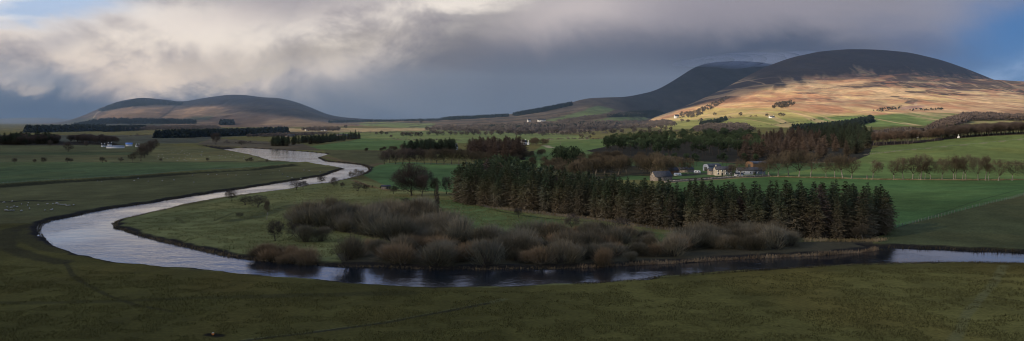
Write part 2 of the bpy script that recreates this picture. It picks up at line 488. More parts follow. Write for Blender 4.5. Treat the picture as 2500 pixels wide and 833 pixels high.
def bare_meshes(h, spread, seed, trunk_h=0.25, twigs=1500, tw=0.085, lean=0.0, r0=None, trunks=1, wind=0.0, limb=1, fill=0.6):
    """bare broadleaf: trunk and limbs as tubes, crown of fine twigs"""
    rng = np.random.default_rng(seed)
    tb, cb = MB(), MB()
    r0 = r0 or 0.026 * h
    tips = []
    cz = h * (trunk_h + (1 - trunk_h) * 0.42)
    def inside(p):
        rz = (h - cz) if p[2] > cz else (cz - h * trunk_h * 0.75)
        k = (p[0] - lean * h * 0.6 - wind * p[2]) ** 2 / (spread / 2) ** 2 + p[1] ** 2 / (spread / 2) ** 2 + ((p[2] - cz) / rz) ** 2
        return k
    def grow(p, d, L, r, lev):
        seg = 2
        for s_ in range(seg):
            d2 = unit(d + rng.normal(size=3) * 0.13 + np.array([wind * .1, 0, 0.05 if lev > 1 else 0.0]))
            q = p + d2 * L / seg
            (tb if lev <= limb else cb).tube(p, q, r, r * 0.8, 6 if lev < 2 else 4 if lev < 3 else 3)
            if lev >= 2: tips.append((p + (q - p) * rng.random(), d2))
            p, d, r = q, d2, r * 0.8
        if lev >= 4:
            tips.append((p, d)); return
        if lev > 1 and inside(p) > 0.95:
            tips.append((p, d)); return
        n = {0: 5, 1: 4, 2: 3, 3: 3}[lev]
        for i in range(n):
            a = rng.uniform(0, 6.28) if lev else (i + rng.uniform(-.3, .3)) * 6.28 / n
            w = rng.uniform(0.45, 1.0) if lev else rng.uniform(0.35, 1.0)
            e = unit(np.cross(d, (0.2, 0.9, 0.35)))
            g = np.cross(d, e)
            dd = unit(d + w * (math.cos(a) * e + math.sin(a) * g) * (1.1 if lev == 0 else 1.0))
            if dd[2] < -0.15: dd[2] *= 0.3
            Ln = {0: (h - h * trunk_h) * 0.42, 1: h * 0.21, 2: h * 0.15, 3: h * 0.09}[lev] * rng.uniform(0.75, 1.2)
            Ln *= (0.55 + 0.45 * min(1.6, spread / h))
            grow(p, dd, Ln, r * rng.uniform(0.5, 0.7), lev + 1)
    for tr in range(trunks):
        off = np.array([0, 0, 0]) if trunks == 1 else np.array([rng.normal() * .35, rng.normal() * .35, 0])
        d0 = unit(np.array([lean + (rng.normal() * 0.28 if trunks > 1 else rng.normal() * .05), rng.normal() * (0.28 if trunks > 1 else .05), 1.0]))
        tb.tube(off + np.array([0, 0, -0.5]), off + d0 * 0.5, r0 * 1.6, r0 * 1.05, 8)
        grow(off + d0 * 0.5, d0, h * trunk_h, r0 / math.sqrt(trunks), 0)
    tp = np.array([t[0] for t in tips]); td = np.array([t[1] for t in tips])
    # pull stray tips into the crown
    idx = rng.integers(0, len(tp), twigs)
    P = tp[idx] + rng.normal(size=(twigs, 3)) * 0.045 * h
    nf = int(twigs * fill)
    v = unit(rng.normal(size=(nf, 3)))
    lump = 0.80 + 0.30 * np.sin(3.1 * v[:, 0] + 2.3 * v[:, 2] + seed) * np.sin(2.7 * v[:, 1] - 1.9 * v[:, 2] + 2 * seed)
    rad = (0.25 + 0.75 * rng.random(nf)) ** 0.6 * lump
    rz_ = np.where(v[:, 2] > 0, h * 0.95 - cz, cz - h * trunk_h * 0.8)
    P[:nf] = np.stack([v[:, 0] * rad * spread / 2, v[:, 1] * rad * spread / 2, cz + v[:, 2] * rad * rz_], 1)
    P[:nf, 0] += lean * h * 0.6 + wind * P[:nf, 2]
    out = unit(P - np.array([lean * h * 0.6, 0, cz * 0.6]))
    tdi = td[idx]; tdi[:nf] = out[:nf]
    D = unit(tdi * 0.6 + out * 0.6 + rng.normal(size=(twigs, 3)) * 0.42 + np.array([wind * 0.5, 0, 0.1]))
    k = np.array([inside(p) for p in P])
    keep = (k < 1.08) & (P[:, 2] > h * trunk_h * 0.7)
    P, D, k = P[keep], D[keep], k[keep]
    L = 0.085 * h * rng.uniform(0.6, 1.35, len(P)) * np.clip(1.35 - 0.6 * k, 0.45, 1)
    cb.blades(P, D, L, tw * 1.5 * rng.uniform(0.6, 1.3, len(P)), rng, 0.3)
    return tb.mesh('tree_trunk', True), cb.mesh('tree_crown')

def willow_meshes(h, w, seed, n=2300, bw=0.06):
    """many-stemmed scrub: stems fan out from the ground, fine twigs make a ragged dome"""
    rng = np.random.default_rng(seed)
    tb, cb = MB(), MB()
    lobes = [(rng.uniform(-.3, .3) * w, rng.uniform(-.3, .3) * w, rng.uniform(0.7, 1.0) * h, rng.uniform(0.24, 0.36) * w) for _ in range(6)]
    lobes[0] = (0, 0, h, 0.34 * w)
    for lx, ly, lh, lr in lobes:
        for _ in range(4):
            q = np.array([lx + rng.normal() * lr * .4, ly + rng.normal() * lr * .4, lh * rng.uniform(.5, .8)])
            p = np.array([lx * .35 + rng.normal() * .2, ly * .35 + rng.normal() * .2, -0.3])
            mid = (p + q) / 2 + rng.normal(size=3) * 0.15
            tb.tube(p, mid, 0.085, 0.06, 4); tb.tube(mid, q, 0.06, 0.025, 4)
    P, D, L = [], [], []
    per = n // len(lobes)
    for lx, ly, lh, lr in lobes:
        v = unit(rng.normal(size=(per, 3))); v[:, 2] = np.abs(v[:, 2]) * 1.0 - 0.25
        rad = rng.random(per) ** 0.55 * (1 + 0.22 * rng.normal(size=per) * (rng.random(per) < .3))
        c = np.array([lx, ly, lh - lr * 1.0])
        p = c + v * rad[:, None] * np.array([lr, lr, lr * 1.0])
        low = rng.random(per) < 0.35
        p[low, 2] = rng.uniform(0.1, max(0.5, lh * 0.6), low.sum())
        p[:, 2] = np.maximum(p[:, 2], 0.05)
        d = unit(p - np.array([lx * .4, ly * .4, -h * 0.25]) + rng.normal(size=(per, 3)) * 0.3 * lr)
        P.append(p); D.append(d); L.append(rng.uniform(0.5, 1.3, per) * 0.30 * h)
    nw = 260
    la = np.array(lobes)[rng.integers(0, len(lobes), nw)]
    q = np.stack([la[:, 0] + rng.normal(size=nw) * la[:, 3] * .5, la[:, 1] + rng.normal(size=nw) * la[:, 3] * .5, la[:, 2] * rng.uniform(.35, .8, nw)], 1)
    P.append(q); L.append(h * rng.uniform(.2, .55, nw))
    D.append(unit(np.stack([(q[:, 0]) / w * 1.6 + rng.normal(size=nw) * .3, q[:, 1] / w * 1.6 + rng.normal(size=nw) * .3, np.ones(nw)], 1)))
    P, D, L = np.concatenate(P), np.concatenate(D), np.concatenate(L)
    cb.blades(P, D, L, bw * rng.uniform(0.6, 1.4, len(P)), rng, 0.3)
    return tb.mesh('willow_stems', True), cb.mesh('willow_twigs')

def clump_meshes(h, w, seed, base=0.35, clumps=26, per=34, leaf=0.55, r0=0.22):
    """Scots-pine / evergreen habit: trunk, limbs, separate leafy clumps"""
    rng = np.random.default_rng(seed)
    tb, cb = MB(), MB()
    tb.tube((0, 0, -0.5), (rng.normal() * .2, rng.normal() * .2, h * 0.55), r0, r0 * .7, 7)
    top = np.array([rng.normal() * .3, rng.normal() * .3, h * 0.92])
    tb.tube((0, 0, h * 0.5), top, r0 * .72, 0.05, 6)
    for _ in range(clumps):
        f = rng.random() ** 0.8
        z = h * (base + (0.95 - base) * f)
        rr = w / 2 * math.sqrt(max(0.05, 1 - ((f - 0.35) / 0.72) ** 2)) * rng.uniform(0.25, 1.0)
        a = rng.uniform(0, 6.28)
        c = np.array([math.cos(a) * rr, math.sin(a) * rr, z])
        tb.tube((0, 0, z - rr * 0.35), c, 0.06, 0.025, 3)
        cr = w * rng.uniform(0.12, 0.2)
        v = unit(rng.normal(size=(per, 3)))
        p = c + v * (rng.random((per, 1)) ** 0.4) * np.array([cr, cr, cr * 0.62])
        d = unit(v + rng.normal(size=(per, 3)) * 0.5 + np.array([0, 0, 0.3]))
        cb.blades(p, d, leaf * rng.uniform(0.7, 1.4, per), leaf * 0.55, rng, 0.4)
    return tb.mesh('pine_trunk', True), cb.mesh('pine_crown')

def low_conifer(rng, h, w):
    n = 46
    f = rng.random(n) ** 1.2
    a = rng.uniform(0, 6.28, n)
    r = w / 2 * (1 - f) ** 0.8
    P = np.stack([np.cos(a) * r * .35, np.sin(a) * r * .35, h * (0.05 + f * 0.85)], 1)
    D = unit(np.stack([np.cos(a), np.sin(a), rng.uniform(-.3, .5, n) + f], 1))
    L = r * 0.9 + 0.09 * h
    return P, D, L, np.full(n, 0.115 * h)

def low_bare(rng, h, w):
    n = 54
    v = unit(rng.normal(size=(n, 3))); v[:, 2] = v[:, 2] * 0.9
    P = np.array([0, 0, h * 0.56]) + v * (rng.random((n, 1)) ** 0.4) * np.array([w / 2.4, w / 2.4, h * 0.34])
    D = unit(v + rng.normal(size=(n, 3)) * 0.5 + np.array([0, 0, 0.4]))
    P = np.concatenate([P, [[0, 0, -.5]]]); D = np.concatenate([D, [[0, 0, 1.0]]])
    return P, D, np.append(rng.uniform(.12, .24, n) * h, h * .6), np.append(np.full(n, 0.12 * h), 0.06 * h)

# ------------------------------------------------------------------ world: sky and cloud cover
world = bpy.data.worlds.new('World')
SC.world = world
world.use_nodes = True
wt = NT(world.node_tree)
bg = world.node_tree.nodes['Background']
sky = wt.n('ShaderNodeTexSky', sky_type='NISHITA')
sky.sun_disc = False
sky.sun_elevation = SUN_EL
sky.sun_rotation = SUN_AZ
sky.air_density = 1.0
sky.dust_density = 0.6
geo = wt.n('ShaderNodeTexCoord').outputs['Generated']
sp = wt.n('ShaderNodeSeparateXYZ')
wt.t.links.new(geo, sp.inputs[0])
yy = wt.m('MAXIMUM', sp.outputs[1], 0.12)
U0 = wt.m('DIVIDE', sp.outputs[0], yy)       # tangent of the bearing from north
V0 = wt.m('DIVIDE', sp.outputs[2], yy)       # tangent of the height above the horizon
cmb = wt.n('ShaderNodeCombineXYZ')
wt.put(cmb.inputs[0], U0); wt.put(cmb.inputs[1], V0)
uv = cmb.outputs[0]
uvs = wt.mapping(uv, (1.0, 1.6, 1.0), rot=(0, 0, -0.25))
nA = wt.noise(uvs, 8.0, 9, 0.62, 0.35)
nB = wt.noise(wt.mapping(uvs, loc=(3.1, 7.7, 2.0)), 8.0, 9, 0.60, 0.35)
nbig = wt.noise(wt.mapping(uv, (1.0, 2.6, 1.0), (5, 1, 0)), 2.6, 5, 0.55)
nstr = wt.noise(wt.mapping(uv, (1.0, 7.0, 1.0), (1, 4, 0), (0, 0, 0.0)), 3.2, 5, 0.55)
UW = wt.m('ADD', U0, wt.m('MULTIPLY', wt.m('SUBTRACT', nA, 0.5), 0.085))
VW = wt.m('ADD', V0, wt.m('MULTIPLY', wt.m('SUBTRACT', nB, 0.5), 0.060))

def blob(px, py, sx, sy, rot=0.0, warp=1.0):
    """soft patch of sky centred on a bearing / height, sizes in the same angular unit"""
    u0, v0 = (px - CX) / F, (HOR - py) / F
    su, sv = sx / F, sy / F
    a, b = (UW, VW) if warp else (U0, V0)
    du, dv = wt.m('SUBTRACT', a, u0), wt.m('SUBTRACT', b, v0)
    c, s = math.cos(rot), math.sin(rot)
    x = wt.m('ADD', wt.m('MULTIPLY', du, c / su), wt.m('MULTIPLY', dv, s / su))
    y = wt.m('ADD', wt.m('MULTIPLY', du, -s / sv), wt.m('MULTIPLY', dv, c / sv))
    q = wt.m('ADD', wt.m('MULTIPLY', x, x), wt.m('MULTIPLY', y, y))
    return wt.m('EXPONENT', wt.m('MULTIPLY', q, -1.0))

def lin(r, g, b):
    f = lambda v: (v / 255 / 12.92) if v / 255 <= 0.04045 else ((v / 255 + 0.055) / 1.055) ** 2.4
    return (f(r), f(g), f(b))

nish = wt.n('ShaderNodeVectorMath', operation='SCALE')
wt.put(nish.inputs[0], sky.outputs[0]); nish.inputs[3].default_value = 0.085
# overcast: slate near the horizon, mauve grey higher, blue-grey overhead
col = wt.mix(wt.ramp(V0, 0.0, 0.15), lin(70, 86, 112), lin(146, 143, 154))
col = wt.mix(wt.ramp(V0, 0.13, 0.42), col, lin(112, 128, 160))
k = wt.m('MULTIPLY_ADD', nbig, 0.42, 0.79)
sc_ = wt.n('ShaderNodeVectorMath', operation='SCALE')
wt.put(sc_.inputs[0], col); wt.put(sc_.inputs[3], k)
col = sc_.outputs[0]
# dark streaks and bands
col = wt.mix(wt.m('MULTIPLY', wt.ramp(nstr, 0.48, 0.75), 0.30), col, lin(96, 106, 126))
col = wt.mix(wt.m('MULTIPLY', blob(1330, 175, 600, 60, 0.06), 0.85), col, lin(93, 102, 120))
col = wt.mix(wt.m('MULTIPLY', blob(1880, 122, 360, 42, 0.0), 0.95), col, lin(70, 80, 102))
col = wt.mix(wt.m('MULTIPLY', blob(1500, 255, 700, 50, 0.0), 0.8), col, lin(94, 105, 124))
col = wt.mix(wt.m('MULTIPLY', blob(1150, 70, 230, 75, 0.45), 0.85), col, lin(104, 106, 116))
col = wt.mix(wt.m('MULTIPLY', blob(40, 262, 330, 52, 0.0), 1.0), col, lin(34, 60, 98))
# lit veil near the top
col = wt.mix(wt.m('MULTIPLY', blob(1400, 20, 210, 62, 0.15), 0.85), col, lin(205, 196, 196))
col = wt.mix(wt.m('MULTIPLY', blob(1800, 5, 330, 55, 0.0), 0.6), col, lin(150, 146, 158))
# the great lit cloud on the left
body = wt.m('MAXIMUM', wt.m('MAXIMUM', blob(440, 118, 440, 128, 0.03), blob(830, 85, 330, 95, 0.22)), wt.m('MULTIPLY', blob(190, 105, 280, 125, 0.0), 0.95))
body = wt.m('MAXIMUM', body, wt.m('MULTIPLY', blob(1060, 8, 260, 40, 0.1), 0.95))
rag = wt.m('ADD', wt.m('MULTIPLY', wt.m('SUBTRACT', nA, 0.5), 1.1), wt.m('MULTIPLY', wt.m('SUBTRACT', nbig, 0.5), 0.35))
edge = wt.m('ADD', body, wt.m('MULTIPLY', rag, wt.ramp(body, 0.04, 0.45)))
soft_ = wt.ramp(wt.m('ADD', body, wt.m('MULTIPLY', rag, 0.35)), 0.02, 0.95)
mask_fac = wt.ramp(wt.m('ADD', U0, wt.m('MULTIPLY', V0, 1.2)), -0.34, -0.10)
mask = wt.m('ADD', wt.m('MULTIPLY', wt.ramp(edge, 0.20, 0.62), wt.m('SUBTRACT', 1.0, mask_fac)), wt.m('MULTIPLY', soft_, mask_fac))
shade = wt.m('ADD', wt.m('MULTIPLY', nB, 0.9), wt.m('MULTIPLY', nbig, 0.5))
cl = wt.mix(wt.ramp(shade, 0.54, 0.80), lin(166, 161, 166), lin(246, 238, 229))
cl = wt.mix(wt.m('MULTIPLY', blob(760, 130, 250, 34, 0.2), 0.55), cl, lin(160, 153, 145))
cl = wt.mix(wt.m('MULTIPLY', blob(130, 95, 90, 30, 0.3), 0.55), cl, lin(150, 152, 168))
cl = wt.mix(wt.m('MULTIPLY', blob(400, 190, 230, 26, 0.1), 0.6), cl, lin(236, 227, 212))
cl = wt.mix(wt.m('MULTIPLY', blob(130, 50, 200, 45, 0.1), 0.6), cl, lin(240, 234, 230))
cl = wt.mix(wt.m('MULTIPLY', blob(620, 30, 260, 40, 0.1), 0.5), cl, lin(226, 214, 210))
col = wt.mix(wt.m('MULTIPLY', mask, 0.93), col, cl)
col = wt.mix(wt.m('MULTIPLY', blob(95, 185, 130, 34, -0.2), 0.75), col, lin(104, 120, 146))
col = wt.mix(wt.m('MULTIPLY', wt.ramp(wt.m('ADD', blob(75, 212, 50, 16, 0.0), wt.m('MULTIPLY', wt.m('SUBTRACT', nA, .5), .6)), 0.3, 0.8), 0.8), col, lin(170, 168, 170))
# small lit lobe over the left hill
lobe = wt.ramp(wt.m('ADD', blob(600, 190, 150, 22, 0.18), wt.m('MULTIPLY', wt.m('SUBTRACT', nA, .5), .6)), 0.3, 0.8)
col = wt.mix(wt.m('MULTIPLY', lobe, 0.75), col, lin(196, 190, 180))
# gaps of blue: upper left corner, above the frame on the left, and the right end
gapL = wt.m('MULTIPLY', blob(20, 6, 330, 66, 0.0), 1.0)
blueL = wt.mix(wt.ramp(nstr, 0.38, 0.56), lin(176, 198, 230), lin(230, 233, 240))
col = wt.mix(wt.ramp(gapL, 0.2, 0.8), col, blueL)
over = wt.m('MULTIPLY', wt.ramp(V0, 0.140, 0.185), wt.ramp(U0, 0.25, -0.25))
col = wt.mix(wt.m('MULTIPLY', over, 0.9), col, lin(92, 124, 186))
over2 = wt.m('MULTIPLY', wt.ramp(V0, 0.140, 0.18), wt.ramp(U0, -0.55, -0.1))
col = wt.mix(wt.m('MULTIPLY', over2, 0.5), col, lin(146, 164, 206))
gapR = wt.ramp(wt.m('ADD', blob(2640, 120, 420, 190, 0.0), wt.m('MULTIPLY', wt.m('SUBTRACT', nbig, .5), .5)), 0.32, 0.82)
gapR = wt.m('MULTIPLY', gapR, 1.0)
bl = wt.mix(0.95, nish.outputs[0], lin(54, 108, 170))
col = wt.mix(gapR, col, bl)
col = wt.mix(wt.m('MULTIPLY', blob(2310, 128, 150, 40, -0.35), 0.5), col, lin(56, 88, 136))
wisp = wt.m('MULTIPLY', blob(2500, 172, 70, 26, 0.25), wt.ramp(nA, 0.25, 0.6))
col = wt.mix(wt.m('MULTIPLY', wisp, 0.85), col, lin(168, 194, 230))
col = wt.mix(wt.m('MULTIPLY', blob(2400, 10, 200, 60, 0.2), 0.4), col, lin(120, 134, 166))
# behind and overhead the plain sky shows through broken grey
back = wt.ramp(sp.outputs[1], 0.25, -0.1)
col = wt.mix(wt.m('MULTIPLY', back, 0.55), col, nish.outputs[0])
boost = wt.m('MULTIPLY_ADD', wt.ramp(sp.outputs[2], 0.28, 0.75), 0.8, 1.0)
fin = wt.n('ShaderNodeVectorMath', operation='SCALE')
wt.put(fin.inputs[0], col); wt.put(fin.inputs[3], wt.m('MULTIPLY', boost, wt.m('MULTIPLY_ADD', back, 0.25, 1.0)))
wt.t.links.new(fin.outputs[0], bg.inputs['Color'])
bg.inputs['Strength'].default_value = 1.0

# ------------------------------------------------------------------ sun
sd_ = bpy.data.lights.new('sun', 'SUN')
sd_.energy = 5.0
sd_.angle = math.radians(0.5)
sd_.color = (1.0, 0.86, 0.68)
sun = bpy.data.objects.new('sun', sd_)
C.objects.link(sun)
sun.location = (-300, -200, 400)
sun.rotation_euler = Vector(SUN).to_track_quat('Z', 'Y').to_euler()

# ------------------------------------------------------------------ ground sheet
OLIVE, ROUGH = (0.074, 0.062, 0.015), (0.112, 0.103, 0.033)
GREEN, GREEN2, LUSH = (0.058, 0.088, 0.028), (0.075, 0.105, 0.034), (0.05, 0.095, 0.028)
TAN, BROWN, MUD = (0.26, 0.19, 0.095), (0.11, 0.08, 0.05), (0.022, 0.019, 0.015)
ISLE = (0.155, 0.152, 0.05)
FIELDS = [   # photo-plan outlines of the fields, walked on the ground
 ([(-1500,1100),(-1500,297),(4000,297),(4000,1100)], ROUGH),
 ([(-1500,340),(-1500,396),(700,397),(745,396),(660,392),(600,376),(500,360),(380,352),(250,352)], (0.088,0.088,0.036)),
 ([(-1500,396),(-1500,480),(-300,468),(0,452),(216,438),(468,419),(640,410),(745,398),(700,396.5)], (0.07,0.094,0.034)),
 ([(-1500,372),(-1500,382),(430,378),(430,370)], (0.06,0.075,0.03)),
 ([(380,352),(500,360),(600,376),(660,392),(600,394),(400,394),(360,375)], (0.11,0.105,0.042)),
 ([(-1500,480),(0,455),(468,424),(745,400),(830,408),(842,413),(790,430),(590,462),(230,518),(100,545),(-200,580),(-1500,640)], (0.096,0.09,0.033)),
 ([(-1500,1100),(-1500,560),(90,545),(140,600),(420,655),(900,696),(1200,702),(1500,690),(1760,664),(2100,645),(2500,641),(4000,668),(4000,1100)], OLIVE),
 ([(275,545),(400,512),(590,478),(760,453),(860,436),(960,455),(1110,470),(1400,530),(1650,560),(1700,640),(1160,660),(700,645),(470,608)], ISLE),
 ([(960,480),(1110,490),(1250,515),(1400,545),(1640,570),(1640,590),(1200,580),(1080,530)], (0.10,0.13,0.04)),
 ([(886,428),(903,412),(940,398),(1000,396),(1210,404),(1210,440),(1120,470),(960,462)], (0.082,0.135,0.042)),
 ([(800,378),(850,397),(905,408),(935,400),(960,372),(860,362),(790,366)], (0.083,0.079,0.031)),
 ([(700,366),(960,366),(1100,352),(1100,342),(900,334),(850,345)], (0.09,0.135,0.042)),
 ([(480,352),(700,366),(790,368),(740,352),(640,345),(520,338)], (0.10,0.082,0.047)),
 ([(820,334),(830,324),(1100,318),(1340,326),(1440,332),(1440,350),(1180,352),(960,342)], (0.12,0.15,0.05)),
 ([(690,322),(830,323),(1100,318),(1100,312),(700,314)], (0.27,0.215,0.11)),
 ([(1270,390),(1330,352),(1450,340),(1650,330),(1650,400),(1400,440),(1270,440)], (0.095,0.135,0.042)),
 ([(1640,440),(1500,440),(1450,420),(1700,395),(1900,395),(2100,398),(2100,420),(1880,430)], (0.06,0.1,0.033)),
 ([(1640,445),(1880,432),(2130,437),(4000,446),(4000,440),(2600,470),(2500,476),(2185,556),(2150,560),(2100,540),(1600,520)], (0.066,0.118,0.034)),
 ([(2185,556),(2500,476),(4000,440),(4000,640),(2500,616),(2176,604),(2140,590)], (0.072,0.078,0.030)),
 ([(2080,397),(2600,402),(4000,420),(4000,446),(2130,437),(1880,430)], (0.10,0.145,0.04)),
 ([(2080,397),(4000,404),(4000,320),(2500,326),(2330,336),(2150,356),(2090,380)], (0.115,0.142,0.04)),
 ([(-1500,352),(-1500,330),(400,330),(700,325),(520,338),(480,350),(250,352)], (0.075,0.075,0.045)),
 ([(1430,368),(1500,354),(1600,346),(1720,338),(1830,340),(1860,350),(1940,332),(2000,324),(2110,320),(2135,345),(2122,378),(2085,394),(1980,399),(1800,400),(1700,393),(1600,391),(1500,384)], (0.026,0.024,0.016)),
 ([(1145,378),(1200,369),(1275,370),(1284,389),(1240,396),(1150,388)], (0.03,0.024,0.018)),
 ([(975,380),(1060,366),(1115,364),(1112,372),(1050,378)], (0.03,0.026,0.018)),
 ([(2120,357),(2140,347),(2240,344),(2300,337),(2310,341),(2220,352)], (0.05,0.036,0.026)),
 ([(2285,337),(2400,328),(2560,321),(2560,326),(2400,334),(2300,341)], (0.04,0.032,0.022)),
 ([(-60,354),(0,347),(60,341),(130,342),(160,347),(260,343),(295,354),(200,354),(60,356)], (0.03,0.026,0.018)),
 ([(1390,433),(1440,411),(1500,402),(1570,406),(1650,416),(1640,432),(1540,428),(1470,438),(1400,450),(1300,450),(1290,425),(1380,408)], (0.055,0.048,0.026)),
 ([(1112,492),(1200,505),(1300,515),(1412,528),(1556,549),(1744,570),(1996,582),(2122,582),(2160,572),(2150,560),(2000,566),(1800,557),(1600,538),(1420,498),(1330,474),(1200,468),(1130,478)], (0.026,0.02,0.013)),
 ([(715,548),(742,530),(800,526),(945,533),(1062,543),(1150,602),(1700,600),(1960,590),(2130,590),(2130,610),(1880,628),(1700,638),(1400,652),(1000,655),(840,648),(820,620),(960,590),(900,577)], (0.06,0.05,0.027)),
]
LINES = [  # tracks, ditches, verges, walls and painted levee shade as ground colour: (photo polyline, half width m, colour, strength)
 ([(-300,472),(0,457),(216,442),(324,436),(468,424),(626,415),(720,404)], 5.0, (0.022,0.022,0.011), 0.85),  # shaded face of the levee, painted as dark ground
 ([(-300,400),(0,397.5),(250,397.5),(660,394)], 3.0, (0.028,0.03,0.015), 0.8),
 ([(0,374.5),(250,374),(330,372)], 5.0, (0.03,0.034,0.018), 0.8),
 ([(0,421),(200,419),(400,413)], 1.5, (0.04,0.05,0.022), 0.5),
 ([(-50,493),(30,492),(70,489),(110,491),(160,489)], 2.6, (0.018,0.017,0.01), 0.9),
 ([(440,420),(480,416),(560,411)], 2.0, (0.03,0.03,0.015), 0.4),
 ([(160,640),(175,670),(200,690),(260,720),(330,745),(420,760)], 0.8, (0.026,0.022,0.011), 0.55),
 ([(-100,740),(100,738),(300,735),(480,728),(700,722),(1000,715)], 2.2, (0.03,0.027,0.012), 0.45),
 ([(600,830),(800,808),(1000,775),(1200,738),(1230,730)], 1.0, (0.13,0.12,0.045), 0.75),
 ([(560,836),(780,812),(980,780),(1190,741)], 0.8, (0.026,0.022,0.012), 0.85),
 ([(2330,836),(2360,770),(2420,700),(2450,650)], 1.2, (0.15,0.135,0.05), 0.6),
 ([(100,545),(30,560),(12,580),(20,605),(70,622),(150,640)], 3.5, (0.022,0.019,0.011), 0.6),
 ([(60,560),(70,585),(110,605),(160,615)], 4.0, (0.026,0.023,0.013), 0.5),
 ([(430,530),(450,545),(520,540),(570,520)], 0.8, (0.03,0.03,0.014), 0.5),
 ([(560,540),(620,532),(680,512),(720,500)], 4.0, (0.03,0.036,0.018), 0.55),
 ([(1124,490),(1196,508),(1300,520),(1412,533),(1484,540),(1556,553),(1657,563)], 1.2, (0.20,0.155,0.08), 0.6),
 ([(1200,512),(1290,528),(1365,537),(1420,541)], 1.4, (0.03,0.025,0.014), 0.7),
 ([(1640,446),(1700,441),(1880,431),(2000,433),(2130,437.5),(2300,440),(2500,441),(2900,444)], 2.2, (0.24,0.18,0.095), 0.75),
 ([(2117,437),(2160,438.5)], 2.5, (0.17,0.085,0.05), 0.7),
 ([(2350,442),(2410,444),(2440,443)], 2.0, (0.11,0.06,0.04), 0.7),
 ([(1980,397),(2100,397.5),(2300,400),(2500,402),(2900,406)], 3.0, (0.30,0.25,0.14), 0.85),
 ([(2110,378),(2200,368),(2300,359),(2420,348),(2500,340),(2700,322)], 2.2, (0.20,0.17,0.095), 0.7),
 ([(1720,396),(1800,396),(1880,393),(1990,395)], 4.0, (0.20,0.14,0.07), 0.7),
 ([(1640,440),(1760,432),(1880,428)], 6.0, (0.035,0.028,0.022), 0.85),
 ([(1640,430),(1720,424),(1800,424)], 7.0, (0.05,0.04,0.033), 0.8),
 ([(930,402),(1000,400),(1080,402),(1200,407)], 2.4, (0.17,0.13,0.065), 0.7),
 ([(860,440),(900,455),(960,466)], 1.6, (0.24,0.19,0.10), 0.6),
 ([(1000,343),(1120,346),(1180,346)], 5.0, (0.16,0.095,0.06), 0.7),
 ([(940,340),(1000,342)], 5.0, (0.20,0.15,0.08), 0.6),
 ([(1330,355),(1345,361)], 6.0, (0.35,0.28,0.17), 0.8),
 ([(1330,341),(1440,340)], 4.0, (0.23,0.2,0.12), 0.7),
 ([(870,372),(960,370),(1000,366)], 10.0, (0.045,0.036,0.024), 0.8),
 ([(790,382),(850,396),(900,405),(935,399)], 5.0, (0.14,0.085,0.05), 0.5),
 ([(480,352),(600,362),(760,371)], 7.0, (0.10,0.07,0.042), 0.6),
 ([(690,344),(740,340),(830,338)], 9.0, (0.17,0.115,0.07), 0.5),
 ([(520,817),(512,816),(535,819)], 1.3, (0.012,0.010,0.007), 0.95),
 ([(2185,558),(2300,527),(2400,502),(2500,480)], 0.7, (0.03,0.034,0.015), 0.5),
]
def paint_ground(X, Y, Z, sd):
    px, py = proj(X, Y, ground_base(X, Y))
    wob = (fbm(X / 40.0, Y / 40.0, 71, 3) - 0.5) * np.clip(9000 / np.maximum(Y, 100) , 2, 30) * 0.25
    col = np.empty(X.shape + (3,))
    col[...] = ROUGH
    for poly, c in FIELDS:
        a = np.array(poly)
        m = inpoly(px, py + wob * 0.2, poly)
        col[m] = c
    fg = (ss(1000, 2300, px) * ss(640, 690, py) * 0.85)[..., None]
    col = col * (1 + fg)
    # big soft patches, rough pasture mottling, damp hollows
    n1 = fbm(X / 60.0, Y / 90.0, 5, 4)
    n2 = fbm(X / 14.0, Y / 22.0, 15, 4)
    k = 0.68 + 0.64 * n1
    k *= 0.72 + 0.56 * n2
    col *= k[..., None]
    t = ss(0.5, 0.75, fbm(X / 35.0, Y / 60.0, 25, 4))[..., None] * 0.35
    col = col * (1 - t) + col * np.array([1.35, 1.05, 0.9]) * t
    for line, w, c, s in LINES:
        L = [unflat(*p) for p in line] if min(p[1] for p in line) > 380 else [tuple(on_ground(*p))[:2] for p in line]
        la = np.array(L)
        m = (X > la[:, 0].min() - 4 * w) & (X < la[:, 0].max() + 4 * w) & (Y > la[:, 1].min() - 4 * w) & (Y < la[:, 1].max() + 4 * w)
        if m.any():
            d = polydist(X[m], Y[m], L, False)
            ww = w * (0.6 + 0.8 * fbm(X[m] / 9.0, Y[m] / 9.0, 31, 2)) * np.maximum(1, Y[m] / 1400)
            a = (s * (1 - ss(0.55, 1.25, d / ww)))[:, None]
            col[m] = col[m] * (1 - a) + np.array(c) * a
    # river margins: wet mud on the outer bank, tawny growth on the inner one
    m = sd > -14
    a = (1 - ss(2.2, 4.5, -sd[m] + (fbm(X[m] / 6, Y[m] / 6, 41, 3) - .5) * 3))[:, None]
    col[m] = col[m] * (1 - a) + np.array(MUD) * a
    return np.clip(col, 0.004, 0.9)

rows = list(np.arange(1100, 760, -2.2)) + list(np.arange(760, 304, -1.0)) + [303.5, 303, 302.6, 302.2, 301.9]
dep = H * F / (np.array(rows) - HOR)
dep = np.concatenate([[12, 45, 80], dep])
pxs = np.concatenate([np.arange(-6000, -300, 120), np.arange(-300, 2801, 2.7), np.arange(2810, 8500, 120)])
uu = (pxs - CX) / F
Yg, Ug = np.meshgrid(dep, uu, indexing='ij')
Xg = Ug * Yg
sdg = river_sd(Xg, Yg)
